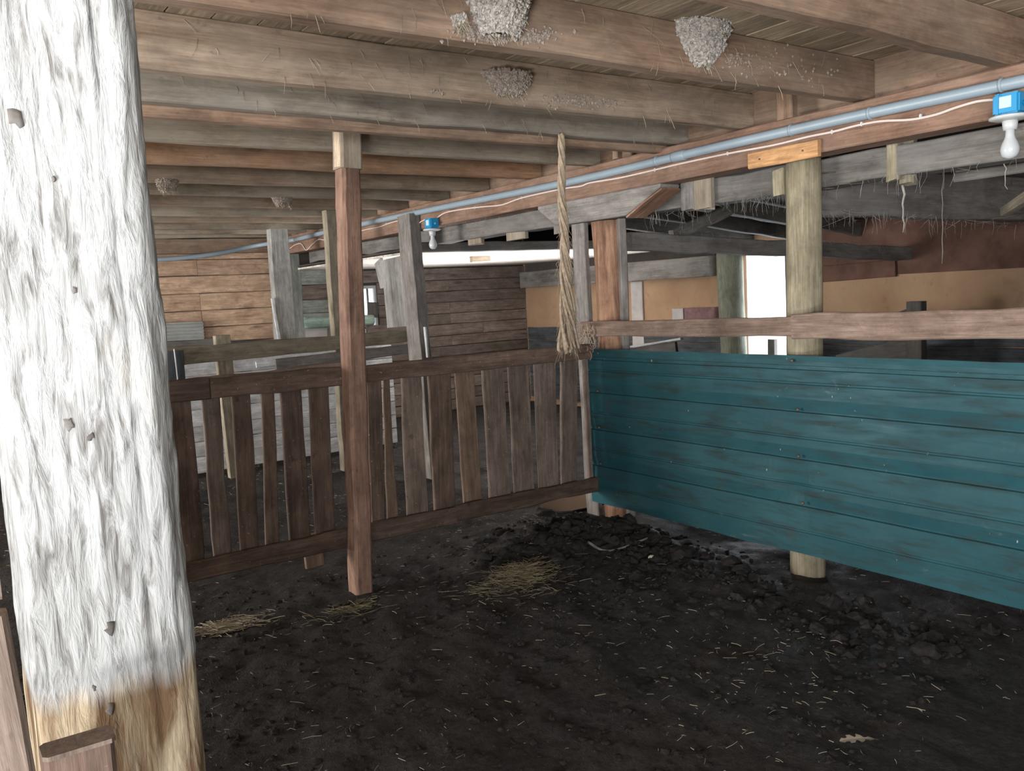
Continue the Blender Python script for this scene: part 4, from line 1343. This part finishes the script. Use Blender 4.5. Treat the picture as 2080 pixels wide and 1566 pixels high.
def webs(name, pts, n, lab, ln=(0.02, 0.12), r=0.0008, sag=0.05):
    o0 = pts[0]
    vs, fs = [], []
    for _ in range(n):
        k = rw.randrange(len(pts) - 1)
        p = pts[k].lerp(pts[k + 1], rw.random()) + V(rw.uniform(-0.03, 0.03), rw.uniform(-0.03, 0.03), rw.uniform(-0.02, 0.02))
        if rw.random() < 0.6:
            l = rw.uniform(*ln)
            q = p + V(rw.gauss(0, 0.012), rw.gauss(0, 0.012), -l)
        else:
            q = p + V(rw.gauss(0, 0.08), rw.gauss(0, 0.08), rw.uniform(-0.06, 0.02))
        m = p.lerp(q, 0.5) + V(rw.gauss(0, 0.008), rw.gauss(0, 0.008), -sag * rw.random() * (q - p).length)
        tube_data([p - o0, m - o0, q - o0], r * rw.uniform(0.5, 1.5), 3, r * 0.5, vs, fs)
    return tag(link(name, mesh(name, vs, fs), Matrix.Translation(o0), M_web), lab, 'cobweb', kind='stuff')


webs('cobwebs', [V(XB + 0.22, y, 2.10) for y in (1.2, 2.0, 2.8, 3.6)], 110, 'dusty cobwebs under the beam right of the round post')
webs('cobwebs', [V(XB + 0.25, y, 2.08) for y in (3.0, 3.6, 4.2)], 90, 'dusty cobwebs between round post and corbel')
webs('cobwebs', [PY(1270, 470, 4.4), PY(1560, 480, 4.4), PY(1840, 500, 4.4)], 90, 'cobweb fringe along the dusty tie beam', (0.02, 0.09))
webs('cobwebs', [PY(1680, 430, 2.88), PY(1860, 440, 2.88), PY(2080, 455, 2.88)], 90, 'cobweb fringe below the broad grey tie beam', (0.02, 0.12))
webs('cobwebs', [PX(890, 462, XB), PX(1130, 425, XB)], 60, 'cobweb wisps below the beam left of the rope', (0.02, 0.07))
for i, (px, y0, y1, X, lab) in enumerate(((1833, 376, 472, 4.1, 'thick dusty cobweb strand hanging from the olive block'), (1912, 290, 535, 5.02, 'long thin cobweb strand hanging before the ochre wall'), (2040, 300, 385, 4.2, 'cobweb strand hanging below the near bulb'), (1330, 380, 455, 4.05, 'cobweb tuft on the slanted end of the corbel'))):
    a, b = PX(px, y0, X), PX(px + 3, y1, X)
    pts = [a.lerp(b, k / 10) + V(rw.gauss(0, 0.004), rw.gauss(0, 0.004), 0) for k in range(11)]
    tag(tube('cobweb_strand', pts, 0.007 if i == 0 else 0.003, M_web, None, 5, 0.002), lab, 'cobweb')
for (yj, x0, x1, n, lab) in ((2.46, 0.9, 3.6, 60, 'thin straw wisps hanging from the brown nest joist'), (3.19, 0.9, 3.7, 60, 'thin straw wisps on the dusty joist behind it'), (3.68, 0.9, 3.7, 60, 'thin straw wisps on the rope joist')):
    o0 = V(x0, yj, 2.5)
    vs, fs = [], []
    for _ in range(n):
        p = V(rw.uniform(x0, x1), yj - 0.004, rw.uniform(2.44, 2.62))
        l = rw.uniform(0.015, 0.07)
        q = p + V(rw.gauss(0, 0.4) * l, -abs(rw.gauss(0, 0.25)) * l, -l)
        tube_data([p - o0, p.lerp(q, 0.5) - o0 + V(rw.gauss(0, 0.003), -0.003, 0), q - o0], 0.0011, 3, 0.0006, vs, fs)
    tag(link('straw_wisps', mesh('straw_wisps', vs, fs), Matrix.Translation(o0), M_straw), lab, 'straw', kind='stuff')
